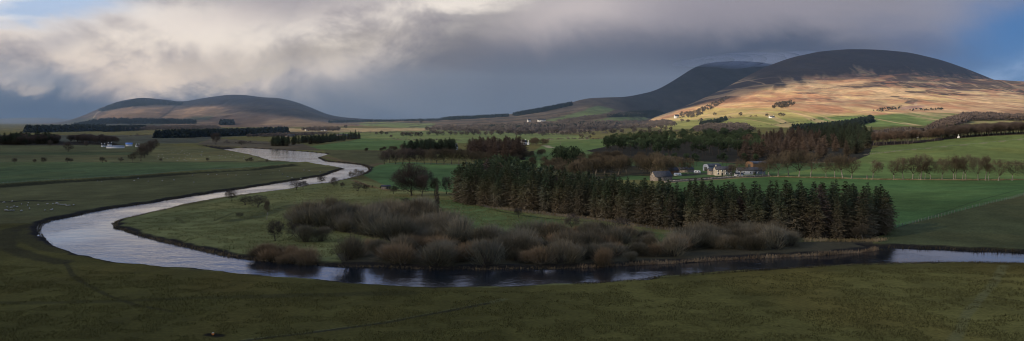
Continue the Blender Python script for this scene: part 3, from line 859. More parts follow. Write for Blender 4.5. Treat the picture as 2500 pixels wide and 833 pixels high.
# uneven bank edge
sdg = sdg + np.where(np.abs(sdg) < 14, (fbm(Xg / 9.0, Yg / 9.0, 91, 4) - 0.5) * 4.5, 0)
Zg = ground_z(Xg, Yg, sdg)
near = np.clip(1 - ss(600, 1400, Yg), 0, 1) * (sdg < -4)
Zg = Zg + ((fbm(Xg / 18.0, Yg / 18.0, 55, 4) - 0.5) * 0.7 + (fbm(Xg / 4.0, Yg / 4.0, 56, 2) - 0.5) * 0.12) * near
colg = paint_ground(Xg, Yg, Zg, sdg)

def grid_mesh(name, X, Y, Z, col=None, flip=False, smooth=True):
    r, c = X.shape
    V = np.stack([X, Y, Z], -1).reshape(-1, 3)
    i = np.arange(r * c).reshape(r, c)
    Q = np.stack([i[:-1, :-1], i[:-1, 1:], i[1:, 1:], i[1:, :-1]], -1).reshape(-1, 4)
    me = mesh_np(name, V, Q, None, smooth)
    if col is not None:
        at = me.attributes.new('tint', 'FLOAT_COLOR', 'POINT')
        a = np.ones((r * c, 4), np.float32)
        a[:, :3] = col.reshape(-1, 3)
        at.data.foreach_set('color', a.ravel())
    return me

def land_mat(name, fine, mid, bump_d, amp=0.55):
    m, t, b = new_mat(name)
    at = t.n('ShaderNodeAttribute', attribute_name='tint')
    pos = t.n('ShaderNodeNewGeometry').outputs['Position']
    n1 = t.noise(pos, fine, 6, 0.7)
    n2 = t.noise(pos, mid, 5, 0.6)
    k = t.m('MULTIPLY', t.m('MULTIPLY_ADD', n1, 2 * amp, 1 - amp), t.m('MULTIPLY_ADD', n2, amp, 1 - amp / 2))
    vm = t.n('ShaderNodeVectorMath', operation='SCALE')
    t.put(vm.inputs[0], at.outputs['Color']); t.put(vm.inputs[3], k)
    t.t.links.new(vm.outputs[0], b.inputs['Base Color'])
    bp = t.n('ShaderNodeBump')
    bp.inputs['Strength'].default_value = 0.6
    bp.inputs['Distance'].default_value = bump_d
    t.t.links.new(n1, bp.inputs['Height'])
    t.t.links.new(bp.outputs[0], b.inputs['Normal'])
    b.inputs['Roughness'].default_value = 0.95
    b.inputs['Specular IOR Level'].default_value = 0.03
    return m

M['ground'] = land_mat('pasture', 1.1, 0.12, 0.25, 0.8)
M['hill'] = land_mat('hillside', 0.05, 0.006, 6.0, 0.55)
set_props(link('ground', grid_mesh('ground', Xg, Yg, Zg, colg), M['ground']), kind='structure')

# water: one sheet following the channel, a little wider than the carved bed
xs = [p[0] for p in RIV]; ys = [p[1] for p in RIV]
m_, t_, b_ = new_mat('river_water')
pos = t_.n('ShaderNodeNewGeometry').outputs['Position']
w1 = t_.noise(t_.mapping(pos, (1.0, 1.0, 1.0)), 0.9, 3, 0.6)
w2 = t_.noise(t_.mapping(pos, (0.5, 1.0, 1.0), rot=(0, 0, 0.5)), 0.16, 3, 0.6)
calm = t_.ramp(t_.noise(pos, 0.03, 4, 0.55), 0.42, 0.62)
hgt = t_.m('ADD', t_.m('MULTIPLY', w1, 0.5), w2)
bp_ = t_.n('ShaderNodeBump')
t_.put(bp_.inputs['Strength'], t_.m('MULTIPLY_ADD', calm, 0.34, 0.16))
bp_.inputs['Distance'].default_value = 0.35
t_.t.links.new(hgt, bp_.inputs['Height'])
t_.t.links.new(bp_.outputs[0], b_.inputs['Normal'])
b_.inputs['Base Color'].default_value = (0.010, 0.014, 0.018, 1)
b_.inputs['Roughness'].default_value = 0.06
b_.inputs['Specular IOR Level'].default_value = 0.5
b_.inputs['IOR'].default_value = 1.62
b_.inputs['Specular Tint'].default_value = (0.82, 0.92, 1.0, 1)
M['water'] = m_
gx = np.arange(-420, 640, 6.0); gy = np.arange(205, 1720, 6.0)
GY, GX = np.meshgrid(gy, gx, indexing='ij')
wsd = river_sd(GX, GY)
wi = np.arange(GX.size).reshape(GX.shape)
keep = (np.maximum.reduce([wsd[:-1, :-1], wsd[1:, :-1], wsd[:-1, 1:], wsd[1:, 1:]]) > -3.5)
Qw = np.stack([wi[:-1, :-1], wi[:-1, 1:], wi[1:, 1:], wi[1:, :-1]], -1)[keep]
used = np.unique(Qw)
remap = np.zeros(GX.size, int); remap[used] = np.arange(len(used))
Vw = np.stack([GX.ravel()[used], GY.ravel()[used], np.full(len(used), WATER_Z)], 1)
set_props(link('river_water', mesh_np('river_water', Vw, remap[Qw], None, True), M['water']), kind='structure')

# ------------------------------------------------------------------ hills
HGREEN, HTAN, HEATHER_SHADE, BRACKEN, HDARK = (0.19,0.20,0.06), (0.60,0.40,0.20), (0.05,0.033,0.029), (0.42,0.20,0.10), (0.032,0.027,0.025)
def paint_hill(name, X, Y, Z, t):
    px, py = proj(X, Y, Z)
    n1 = fbm(X / 160.0, Y / 420.0, 61, 5)
    n2 = fbm(X / 45.0 + Z / 60.0, Y / 260.0, 62, 4)
    n3 = fbm((X + 1.2 * Z) / 60.0, Z / 16.0, 63, 4)
    n4 = fbm((X - 1.6 * Z) / 38.0, Z / 120.0, 64, 4)
    def mixc(c, c2, a):
        a = np.clip(a, 0, 1)[..., None]
        return c * (1 - a) + np.array(c2) * a
    col = np.empty(X.shape + (3,))
    soft = lambda poly, w=6: ss(-w, w, np.where(inpoly(px, py, poly), 1, -1) * polydist(px, py, poly) + (n3 - .5) * 3 * w * 0.9)
    if name in ('main', 'moor'):
        col[...] = HTAN
        col = mixc(col, BRACKEN, ss(0.48, 0.66, n1) * 0.75)
        col = mixc(col, (0.46, 0.345, 0.13), ss(0.5, 0.7, n2) * 0.6)
        # lower slopes green, right-hand moor and crest heather-brown, crest also darkened as cloud shade
        col = mixc(col, (0.36, 0.32, 0.095), soft([(1600,330),(1640,285),(1760,262),(1900,258),(1990,275),(2140,285),(2300,280),(2300,340)], 7) * 0.8)
        col = mixc(col, HGREEN, soft([(1560,340),(1620,300),(1720,288),(1850,285),(1990,284),(2130,283),(2200,276),(2340,276),(2420,285),(2560,300),(2560,340)], 4) * 0.9)
        col = mixc(col, (0.125,0.175,0.05), soft([(1960,300),(2000,286),(2120,283),(2180,276),(2330,278),(2300,315),(1990,320)], 3) * 0.9)
        col = mixc(col, (0.42,0.32,0.12), soft([(1720,282),(1760,262),(1830,252),(1880,256),(1850,275),(1760,292)], 4) * 0.8)
        col = mixc(col, BRACKEN, soft([(1800,262),(1900,235),(1990,222),(2060,238),(2060,275),(1960,284),(1900,266)], 8) * 0.85 * ss(0.3, 0.6, n2))
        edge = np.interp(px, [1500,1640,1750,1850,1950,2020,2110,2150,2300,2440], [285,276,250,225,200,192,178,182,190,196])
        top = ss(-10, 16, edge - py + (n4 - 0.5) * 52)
        col = mixc(col, HEATHER_SHADE, top * (0.97 + 0.03 * ss(.3, .6, n2)))  # cloud shadow on the crest is put into the heather colour
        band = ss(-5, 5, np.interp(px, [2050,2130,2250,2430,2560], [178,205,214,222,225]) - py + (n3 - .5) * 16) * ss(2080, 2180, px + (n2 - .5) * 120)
        col = mixc(col, HEATHER_SHADE, band * 0.85)
        col = mixc(col, (0.055, 0.04, 0.042), (1 - top) * ss(0.60, 0.66, n3) * ss(0.42, 0.55, n1) * ss(200, 185, np.abs(py - 210) * 6) * 0.8)
        col = mixc(col, HEATHER_SHADE, (1 - top) * ss(0.63, 0.67, fbm(X / 120.0, Z / 14.0, 77, 3)) * ss(262, 235, py) * 0.8)
        col = mixc(col, (0.17,0.09,0.055), ss(2200, 2420, px) * ss(235, 262, py) * ss(.35, .6, n2) * 0.75 * ss(285, 275, py))
        col = mixc(col, (0.40,0.24,0.17), soft([(2195,262),(2225,257),(2270,258),(2240,266),(2200,268)], 2) * 0.9)
        col = mixc(col, (0.07,0.055,0.045), soft([(2206,252),(2215,246),(2240,246),(2230,255)], 1.5) * 0.9)
        col = mixc(col, (0.45,0.36,0.25), soft([(2231,255),(2235,249),(2242,250),(2238,256)], 1) * 0.8)
        # pale grass veins and paths
        col = mixc(col, (0.50,0.34,0.18), ss(0.05, 0.015, np.abs(n4 - 0.5)) * 0.55 * ss(180, 205, py))
    elif name == 'ridge':
        col[...] = (0.12, 0.088, 0.055)
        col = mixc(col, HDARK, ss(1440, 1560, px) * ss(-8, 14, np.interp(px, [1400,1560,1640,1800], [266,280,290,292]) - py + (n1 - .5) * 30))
        col = mixc(col, (0.16, 0.12, 0.075), ss(0.5, 0.65, n1) * (1 - ss(1400, 1500, px)) * .7)
        for poly in ([(820,316),(830,306),(900,299),(980,300),(1060,303),(1040,313),(900,316)], [(1330,296),(1400,277),(1460,258),(1500,268),(1480,276),(1390,292)], [(1440,296),(1500,284),(1560,280),(1590,292),(1500,297)]):
            col = mixc(col, (0.13,0.175,0.06), soft(poly, 2.5) * 0.9)
        for line in ([(830,304),(940,301),(1050,298),(1180,293),(1320,283),(1400,270)], [(1000,310),(1100,303),(1240,296),(1380,285)]):
            d = polydist(px, py, line, False)
            col = mixc(col, (0.05,0.045,0.03), (1 - ss(0.6, 1.8, d)) * 0.7)
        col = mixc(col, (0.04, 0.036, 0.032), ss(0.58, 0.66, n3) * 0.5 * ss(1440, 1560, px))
    elif name == 'left':
        col[...] = (0.12, 0.085, 0.06)
        col = mixc(col, (0.20, 0.145, 0.085), ss(0.47, 0.62, n1) * 0.8)
        col = mixc(col, HDARK, ss(-4, 10, np.interp(px, [150,235,300,430,470,560,700,800], [300,262,262,258,262,268,290,300]) - py + (n1 - .5) * 22) * 0.8)
        col = mixc(col, (0.25, 0.17, 0.10), soft([(240,286),(270,268),(330,264),(400,262),(380,290),(300,292)], 4) * 0.7)
        col = mixc(col, (0.28, 0.19, 0.11), soft([(385,292),(430,268),(500,260),(545,262),(520,275),(440,288)], 3) * 0.75)
        col = mixc(col, (0.22, 0.16, 0.10), soft([(640,300),(670,290),(760,290),(820,296),(760,304),(650,305)], 4) * 0.8)
        col = mixc(col, (0.07, 0.085, 0.045), soft([(430,296),(470,285),(520,284),(510,295)], 3) * 0.8)
        col = mixc(col, (0.07, 0.08, 0.05), soft([(130,306),(180,292),(232,286),(240,300),(400,300),(400,312),(130,314)], 3) * 0.8)
        d = polydist(px, py, [(388,290),(410,276),(425,262),(440,250)], False)
        col = mixc(col, (0.03, 0.027, 0.022), (1 - ss(1, 3, d)) * 0.7)
        d = polydist(px, py, [(228,288),(236,276),(250,268)], False)
        col = mixc(col, (0.40, 0.32, 0.21), (1 - ss(0.6, 1.6, d)) * 0.7)
    else:
        col[...] = (0.045, 0.045, 0.042)
    if name in ('main', 'moor'):
        # broken heather, burnt strips and sheep-walked streaks slanting down the face
        n5 = fbm((X + 1.5 * Z) / 55.0, (Z - 0.1 * X) / 9.0, 111, 4)
        n6 = fbm((X + 2.4 * Z) / 150.0, Z / 14.0, 113, 4)
        up = ss(285, 215, py)
        col = mixc(col, (0.075, 0.045, 0.04), ss(0.60, 0.66, n6) * up * 0.75 * (1 - top))
        col = mixc(col, BRACKEN, ss(0.56, 0.64, n5) * ss(282, 262, py) * 0.55 * (1 - top))
        col = mixc(col, (0.52, 0.36, 0.19), ss(0.60, 0.68, fbm((X + 2.0 * Z) / 90.0, Z / 11.0, 117, 4)) * ss(185, 200, py) * ss(278, 262, py) * 0.5)
        n7 = fbm(X / 16.0, Z / 5.0, 119, 3)
        col *= (1 + (n7 - 0.5) * 0.76 * (1 - 0.6 * top))[..., None]
    elif name in ('left', 'ridge'):
        n7 = fbm(X / 40.0, Z / 9.0, 121, 3)
        col *= (0.7 + 0.6 * n7)[..., None]
    col *= (0.72 + 0.56 * n2)[..., None] if name not in ('main', 'moor') else (1 + (n2 - 0.5) * 0.56 * (1 - 0.65 * top))[..., None]
    return np.clip(col, 0.006, 0.8)

for name in HILLS:
    h = HILLS[name]
    x0, x1 = h['crest'][0][0], h['crest'][-1][0]
    pxl = np.arange(x0, x1, 2.4 if name not in ('far', 'horizon') else 8.0)
    tt = np.linspace(0, 1, 330 if name not in ('far', 'horizon') else 24)
    T_, P_ = np.meshgrid(tt, pxl, indexing='ij')
    X, Y, Z = hill_pt(name, P_, T_)
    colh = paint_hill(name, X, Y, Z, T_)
    # the far side falls away behind the crest
    bk = np.linspace(0.06, 1, 12)[:, None]
    Xb = X[-1] * (1 + bk * 0.45); Yb = Y[-1] * (1 + bk * 0.45)
    Zb = Z[-1] * (1 - ss(0, 1, bk)) - 5 * bk
    X, Y, Z = np.vstack([X, Xb]), np.vstack([Y, Yb]), np.vstack([Z, Zb])
    colh = np.concatenate([colh, np.repeat(colh[-1:], len(bk), 0)], 0)
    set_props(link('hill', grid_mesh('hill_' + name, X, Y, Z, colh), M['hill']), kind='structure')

# ------------------------------------------------------------------ unseen cloud sheet added up-sun, density shaped to cast the broken shadow
SHEET_Z = 1500.0
def sheet_xy(P):
    k = (SHEET_Z - P[2]) / SUN[2]
    return P[0] + SUN[0] * k, P[1] + SUN[1] * k
ANCH = [  # (photo pixel, share of sunlight reaching the ground there)
 (100,830,.03),(600,830,.03),(1250,830,.05),(1900,830,.10),(2450,830,.10),(100,700,.03),(600,720,.03),(1250,740,.06),(1900,740,.12),(2450,720,.14),
 (40,560,.03),(300,470,.10),(60,440,.10),(100,380,.26),(400,380,.34),(650,410,.28),(200,360,.22),(550,385,.40),(700,430,.10),(550,560,.18),(800,480,.30),(600,510,.18),
 (1000,600,.12),(1400,600,.14),(1800,600,.14),(1100,520,.30),(1500,540,.26),(1200,560,.28),(1300,470,.22),(1800,500,.30),(2100,560,.26),(2300,520,.24),(2480,560,.22),
 (2300,470,.40),(1900,470,.45),(2450,450,.5),(2150,500,.34),(2000,436,.60),(2300,436,.62),(1750,430,.75),(1620,440,.6),(2250,410,.75),(2450,420,.65),(2300,370,.80),(2480,350,.85),(2200,360,.6),
 (1000,430,.22),(900,385,.20),(1050,395,.32),(1350,400,.40),(1550,400,.36),(800,350,.22),(1200,350,.40),(1000,337,.75),(1450,337,.9),(1300,345,.8),(1380,350,.7),(870,340,.5),(1700,340,.40),(1950,340,.42),
 (150,345,.18),(500,340,.28),(700,325,.28),(900,318,.85),(1100,318,.85),(1300,322,.70),(1500,322,.75),(1000,325,.75),(2150,335,.6),(2400,310,.7)]
HANCH = [
 ('left',250,280,.65),('left',330,276,.7),('left',450,272,.85),('left',520,266,.7),('left',350,250,.08),('left',570,250,.12),('left',700,270,.08),('left',720,297,.75),('left',800,292,.15),('left',450,295,.2),('left',200,292,.2),
 ('ridge',870,303,1.0),('ridge',1000,305,.95),('ridge',1120,300,.7),('ridge',1200,295,.5),('ridge',1350,280,.42),('ridge',1440,268,.35),('ridge',1520,285,.4),('ridge',1500,250,.08),('ridge',1600,250,.04),('ridge',1680,200,.02),('ridge',1580,275,.12),('ridge',1760,180,.02),
 ('main',1660,278,.85),('main',1720,265,1.0),('main',1800,250,1.0),('main',1740,288,1.0),('main',1880,275,1.0),('main',1900,235,.95),('main',1990,240,1.0),('main',1980,215,.75),
 ('main',1700,250,.10),('main',1800,215,.08),('main',1860,190,.04),('main',1950,170,.04),('main',1900,205,.12),('main',2000,180,.06),('main',2070,150,.02),('main',2200,150,.02),('main',2300,170,.02),('main',2050,183,.12),('main',2140,170,.03),('main',2380,185,.03),
 ('moor',2080,203,.95),('moor',2150,195,.75),('moor',2200,205,.85),('moor',2300,205,.75),('moor',2400,205,.7),('moor',2480,210,.7),('moor',2200,235,1.0),('moor',2350,240,1.0),('moor',2480,240,.95),('moor',2080,240,1.0),
 ('moor',2050,275,1.0),('moor',2200,290,.95),('moor',2350,290,.85),('moor',2480,280,.85),('moor',2150,270,1.0)]
A = []
for a, b, l in ANCH:
    A.append((*sheet_xy(on_ground(a, b)), l))
for n_, a, b, l in HANCH:
    A.append((*sheet_xy(on_hill(n_, a, b)), l))
A = np.array(A)
sx = np.arange(A[:, 0].min() - 900, A[:, 0].max() + 900, 45.0)
sy = np.arange(A[:, 1].min() - 900, A[:, 1].max() + 900, 45.0)
SY, SX = np.meshgrid(sy, sx, indexing='ij')
wx = SX + (fbm(SX / 260.0, SY / 260.0, 83, 4) - .5) * 170
wy = SY + (fbm(SX / 260.0, SY / 260.0, 84, 4) - .5) * 170
num = np.zeros_like(SX); den = np.zeros_like(SX)
for a in A:
    w = 1.0 / (((wx - a[0]) ** 2 + (wy - a[1]) ** 2) + 40.0 ** 2) ** 1.9
    num += w * a[2]; den += w
dens = 1 - num / den
m_, t_, b_ = new_mat('cloud_shadow_sheet')
at = t_.n('ShaderNodeAttribute', attribute_name='tint')
tr = t_.n('ShaderNodeBsdfTransparent')
tl = t_.n('ShaderNodeBsdfTranslucent'); tl.inputs[0].default_value = (0.6, 0.6, 0.62, 1)
df = t_.n('ShaderNodeBsdfDiffuse'); df.inputs[0].default_value = (0.75, 0.75, 0.77, 1)
mx0 = t_.n('ShaderNodeMixShader'); mx0.inputs[0].default_value = 0.5
t_.t.links.new(tl.outputs[0], mx0.inputs[1]); t_.t.links.new(df.outputs[0], mx0.inputs[2])
mx = t_.n('ShaderNodeMixShader')
t_.t.links.new(at.outputs['Fac'], mx.inputs[0])
t_.t.links.new(tr.outputs[0], mx.inputs[1]); t_.t.links.new(mx0.outputs[0], mx.inputs[2])
t_.t.links.new(mx.outputs[0], t_.t.nodes['Material Output'].inputs['Surface'])
M['cloud'] = m_
SZ = SHEET_Z + (fbm(SX / 700.0, SY / 700.0, 85, 3) - .5) * 60
set_props(link('cloud', grid_mesh('cloud', SX, SY, SZ, np.repeat(dens[..., None], 3, -1)), M['cloud']), kind='structure')  # added out of view to hold sunlight off the land

# ------------------------------------------------------------------ haze in the far air
m_ = bpy.data.materials.new('haze_air'); m_.use_nodes = True
for nd in list(m_.node_tree.nodes):
    if nd.type == 'BSDF_PRINCIPLED': m_.node_tree.nodes.remove(nd)
t_ = NT(m_.node_tree)
vs = t_.n('ShaderNodeVolumeScatter')
vs.inputs['Color'].default_value = (0.48, 0.72, 1.0, 1)
vs.inputs['Density'].default_value = 3.6e-5
vs.inputs['Anisotropy'].default_value = 0.0
t_.t.links.new(vs.outputs[0], t_.t.nodes['Material Output'].inputs['Volume'])
hb = MB(); hb.box(-9000, 9000, 1500, 11500, -120, 620)
set_props(link('haze', hb.mesh('haze'), m_), kind='structure')
m2 = m_.copy(); m2.name = 'haze_shower'
for nd in m2.node_tree.nodes:
    if nd.type == 'VOLUME_SCATTER': nd.inputs['Density'].default_value = 4.5e-5
hb = MB()
pl = [(-8000, 1700), (-2300, 1700), (-150, 9500), (-8000, 9500)]
hb.add([(x, y, z) for z in (-110, 560) for x, y in pl], [(3, 2, 1, 0), (4, 5, 6, 7), (0, 1, 5, 4), (1, 2, 6, 5), (2, 3, 7, 6), (3, 0, 4, 7)])
set_props(link('haze', hb.mesh('haze'), m2), kind='structure')
# ------------------------------------------------------------------ things: helpers
def thing(name, label, cat, loc, rot=0.0, group=None, scale=(1, 1, 1)):
    o = link(name, None)
    o.location = loc
    o.rotation_euler = (0, 0, rot)
    o.scale = scale
    return set_props(o, label, cat, group)

class Kind:
    """a few prototype trees of one kind; each placed tree is an Empty with its own trunk and crown objects"""
    def __init__(s, name, trunk, crown, metas, tm, cm, h):
        s.name, s.trunk, s.crown, s.h = name, trunk, crown, h
        s.metas = metas
        for a, b in metas:
            a.materials.append(tm); b.materials.append(cm)
    def place(s, loc, height, label, cat='tree', group=None, wide=1.0, i=None, rot=None):
        k = height / s.h
        a, b = s.metas[random.randrange(len(s.metas)) if i is None else i % len(s.metas)]
        r = thing(s.name, label, cat, loc, random.uniform(0, 6.28) if rot is None else rot, group, (k * wide, k * wide, k))
        link(s.trunk, a, None, r)
        link(s.crown, b, None, r)
        return r

def ppm(p):
    return F / p[1]            # photo pixels per metre at a point

def scatter(poly, n, gap, surf=on_ground, front=False):
    """points spread inside an outline, at least gap metres apart"""
    a = np.array(poly)
    x0, x1, y0, y1 = a[:, 0].min(), a[:, 0].max(), a[:, 1].min(), a[:, 1].max()
    out, tries = [], 0
    d0, d1 = H * F / (y1 - HOR), H * F / (max(y0, HOR + 2) - HOR)
    while len(out) < n and tries < n * 30:
        tries += 1
        if surf is on_ground:
            d = RNG.uniform(d0, d1)
            py = HOR + H * F / d
        else:
            py = RNG.uniform(y0, y1)
        px = RNG.uniform(x0, x1)
        if not inpoly(px, py, poly):
            continue
        p = surf(px, py)
        if p is None: continue
        if all((p.x - q.x) ** 2 + (p.y - q.y) ** 2 > gap * gap for q in out[-400:]):
            out.append(p)
    return out

K_spruce = Kind('spruce_tree', 'trunk', 'crown', [spruce_meshes(20, R_, s_) for s_, R_ in ((1, 3.5), (2, 3.1), (3, 3.9), (4, 2.9), (5, 3.3), (6, 3.6), (7, 3.0))], M['bark_dark'], M['spruce'], 20)
K_con = Kind('conifer_tree', 'trunk', 'crown', [spruce_meshes(18, R_, s_) for s_, R_ in ((11, 3.8), (12, 4.4), (13, 3.4))], M['bark_dark'], M['conifer'], 18)
K_larch = Kind('larch_tree', 'trunk', 'crown', [spruce_meshes(18, R_, s_) for s_, R_ in ((21, 4.0), (22, 4.6), (23, 3.6))], M['bark_dark'], M['larch'], 18)
K_pine = Kind('pine_tree', 'trunk', 'crown', [clump_meshes(17, w_, s_, b_, 24, 30, 0.75) for s_, w_, b_ in ((31, 8, .38), (32, 9.5, .42), (33, 7, .35), (34, 8.5, .5))], M['bark_dark'], M['pine'], 17)
K_ever = Kind('evergreen_tree', 'trunk', 'crown', [clump_meshes(7, 8.5, 41, 0.12, 34, 40, 0.4, 0.2)], M['bark_dark'], M['ever'], 7)
K_beech = Kind('beech_tree', 'trunk', 'crown', [bare_meshes(14, sp_, s_, th_, 1900, 0.075, ln_, 0.36, 1, 0.06, 0) for s_, sp_, th_, ln_ in ((51, 13, .2, 0.0), (52, 14, .24, .05), (53, 11, .28, 0.0), (54, 12, .18, -.05), (55, 13, .22, .08))], M['bark_pale'], M['twig'], 14)
K_slim = Kind('beech_tree', 'trunk', 'crown', [bare_meshes(15, 6, 57, .34, 1200, 0.08, 0.0, 0.26, 1, 0, 0), bare_meshes(13, 9, 58, .26, 1500, 0.085, 0.38, 0.33, 1, 0.05, 0)], M['bark_pale'], M['twig'], 15)
K_bare = Kind('bare_tree', 'trunk', 'crown', [bare_meshes(14, sp_, s_, th_, 2500, 0.085) for s_, sp_, th_ in ((61, 13, .16), (62, 11, .2), (63, 14, .14), (64, 10, .2))], M['bark'], M['twig'], 14)
K_dark = Kind('bare_tree', 'trunk', 'crown', [bare_meshes(12, sp_, s_, th_, 2500, 0.08) for s_, sp_, th_ in ((71, 13, .14), (72, 11, .16), (73, 12, .12))], M['bark_dark'], M['twig_dark'], 12)
K_big = Kind('bare_tree', 'trunk', 'crown', [bare_meshes(17, 23, 81, .08, 9500, 0.085, 0, .5, 1, 0, 1, 0.75), bare_meshes(17, 12, 82, .16, 3400, 0.08, 0, .42)], M['bark_dark'], M['twig_dark'], 17)
K_will = Kind('willow_bush', 'stems', 'twigs', [willow_meshes(6, w_, s_) for s_, w_ in ((91, 8), (92, 9.5), (93, 7), (94, 8.5))], M['bark_dark'], M['willow'], 6)
K_wred = Kind('willow_bush', 'stems', 'twigs', [willow_meshes(5, w_, s_) for s_, w_ in ((95, 8), (96, 9.5), (97, 7))], M['bark'], M['willow_red'], 5)
K_birch = Kind('birch_tree', 'trunk', 'crown', [bare_meshes(15, sp_, s_, .3, 1700, 0.07, 0, .2) for s_, sp_ in ((65, 6), (66, 7), (67, 5.5))], M['bark'], M['larch'], 15)
K_brow = Kind('woodland_tree', 'trunk', 'crown', [bare_meshes(15, sp_, s_, .2, 2300, 0.085) for s_, sp_ in ((75, 10), (76, 11))], M['bark_dark'], M['twig_dark'], 15)
K_thorn = Kind('thorn_tree', 'trunk', 'crown', [bare_meshes(6, sp_, s_, th_, 1300, 0.085, 0, .18, tr_) for s_, sp_, th_, tr_ in ((101, 7, .2, 1), (102, 9, .15, 3), (103, 6, .24, 1))], M['bark_dark'], M['twig_dark'], 6)

# ------------------------------------------------------------------ spruce plantation
PL = [(1118,497),(1196,506),(1300,516),(1412,529),(1484,539),(1556,551),(1657,562),(1744,572),(1860,579),(1996,584),(2122,584),(2160,572),(2172,556),
      (2150,560),(2000,566),(1800,557),(1600,538),(1500,520),(1420,498),(1330,474),(1200,468),(1130,478)]
pts = scatter(PL, 460, 2.3)
FRONT = [unflat(*p) for p in PL[:13]]
fx = np.array([[p.x, p.y] for p in pts])
fd = polydist(fx[:, 0], fx[:, 1], FRONT, False)
order = np.argsort(fd)
rest = MB()
for r_, i in enumerate(order):
    p = pts[i]
    px = proj(p.x, p.y, 0)[0]
    hh = np.interp(px, [1110,1200,1300,1400,1480,1600,1800,2000,2120,2170], [17,19.5,17.5,16.5,16.5,16.6,17.2,18.2,16,15]) * RNG.uniform(0.80, 1.12)
    if r_ < 285:
        if fd[i] < 5:
            lab, grp = 'tall spruce on the front edge of the dark plantation facing the river', 'spruces along the plantation front'
        else:
            lab, grp = 'spruce standing inside the dark plantation, its top showing above the front row', 'spruces inside the plantation'
        brown = RNG.random() < 0.05
        if brown:
            lab, grp = 'brown larch standing among the dark spruces of the plantation', 'larches among the plantation spruces'
        (K_larch if brown else K_spruce).place(p, hh, lab, 'larch' if brown else 'spruce', grp, RNG.uniform(1.0, 1.55))
    else:
        P_, D_, L_, W_ = low_conifer(RNG, hh, 6.0)
        rest.blades(P_ + np.array(p), D_, L_, W_ * 0.8, RNG)
o = link('spruce_stand', rest.mesh('spruce_stand'), M['spruce'])
set_props(o, 'dark mass of spruce behind the front trees of the plantation', 'conifer wood', kind='stuff')
K_spruce.place(on_ground(2152, 572), 18, 'spruce at the right-hand end of the plantation beside the green field', 'spruce', None, 1.25, 2)
# dark pines with open tops at the left end of the plantation
for x_, y_, h_ in ((1150,486,17),(1180,482,19),(1205,480,20),(1228,484,20),(1250,480,20),(1275,484,19),(1296,480,18),(1172,494,16),(1222,496,17),(1268,500,16),(1118,482,16),(1140,478,17),(1168,472,19),(1192,468,20),(1215,468,21.5),(1240,466,21),(1262,468,20),(1283,472,18)):
    K_pine.place(on_ground(x_, y_), h_, 'dark open-topped pine rising at the left end of the spruce plantation', 'pine', 'pines at the left end of the plantation', 0.8)

# ------------------------------------------------------------------ row of beeches above the long green field
LEFT_ROW = [(1877,431,389,0),(1900,431,377,0),(1925,430,368,0),(1951,431,365,0),(1979,432,372,0),(2017,433,388,0),(2038,434,376,0),(2057,434.5,378,0),(2079,435,383,0)]
RIGHT_ROW = [(2130,437,385,2),(2183,438,393,0),(2205,438,386,0),(2228,438.5,384,0),(2243,438.5,405,1),(2248,438.5,377,0),(2258,439,396,1),(2272,439,391,0),(2300,439,387,0),(2328,439.5,381,0),
             (2332,439.5,384,1),(2350,440,386,1),(2358,440,380,0),(2388,440,383,0),(2406,440,379,1),(2413,440,400,1),(2438,440.5,391,0),(2471,440.5,394,0),(2506,441,393,0)]
LEFT_ROW = [(a, b, c - 3, d) for a, b, c, d in LEFT_ROW]; RIGHT_ROW = [(a, b, c - 4, d) for a, b, c, d in RIGHT_ROW]
ORD = ['first','second','third','fourth','fifth','sixth','seventh','eighth','ninth','tenth','eleventh','twelfth','thirteenth','fourteenth','fifteenth','sixteenth','seventeenth','eighteenth','nineteenth','twentieth']
for i, (x_, y_, t_y, sl) in enumerate(LEFT_ROW):
    p = on_ground(x_, y_)
    K_beech.place(p, (y_ - t_y) / ppm(p), f'bare beech with pale trunk, {ORD[i]} from the farm in the row right of the farmhouse', 'beech', 'beeches in the row beside the farm', RNG.uniform(.75, 1.1), i, 1.3 * i)
for i, (x_, y_, t_y, sl) in enumerate(RIGHT_ROW):
    p = on_ground(x_, y_)
    lab = 'bare beech leaning to the right beside a broken stump, at the gap in the row' if sl == 2 else f'bare {"slim" if sl else "domed"} beech, {ORD[i - 1]} to the right of the leaning tree in the long row'
    if sl:
        K_slim.place(p, (y_ - t_y) / ppm(p), lab, 'beech', 'beeches in the long row', 1.0, 0 if sl == 1 else 1, 0.0)
    else:
        K_beech.place(p, (y_ - t_y) / ppm(p), lab, 'beech', 'beeches in the long row', RNG.uniform(.72, 1.05), i + 2, 1.1 * i)
sb = MB()
sb.tube((0, 0, -.3), (0.1, 0, 1.2), 0.75, 0.5, 8); sb.tube((0.1, 0, 1.2), (-0.2, 0.1, 2.8), 0.5, 0.16, 7); sb.tube((0.25, 0, 1.1), (0.8, 0.1, 1.9), 0.3, 0.08, 6)
o = link('tree_stump', sb.mesh('tree_stump', True), M['bark'])
o.location = on_ground(2117, 436.5)
set_props(o, 'broken jagged tree stump in the gap of the beech row', 'stump')

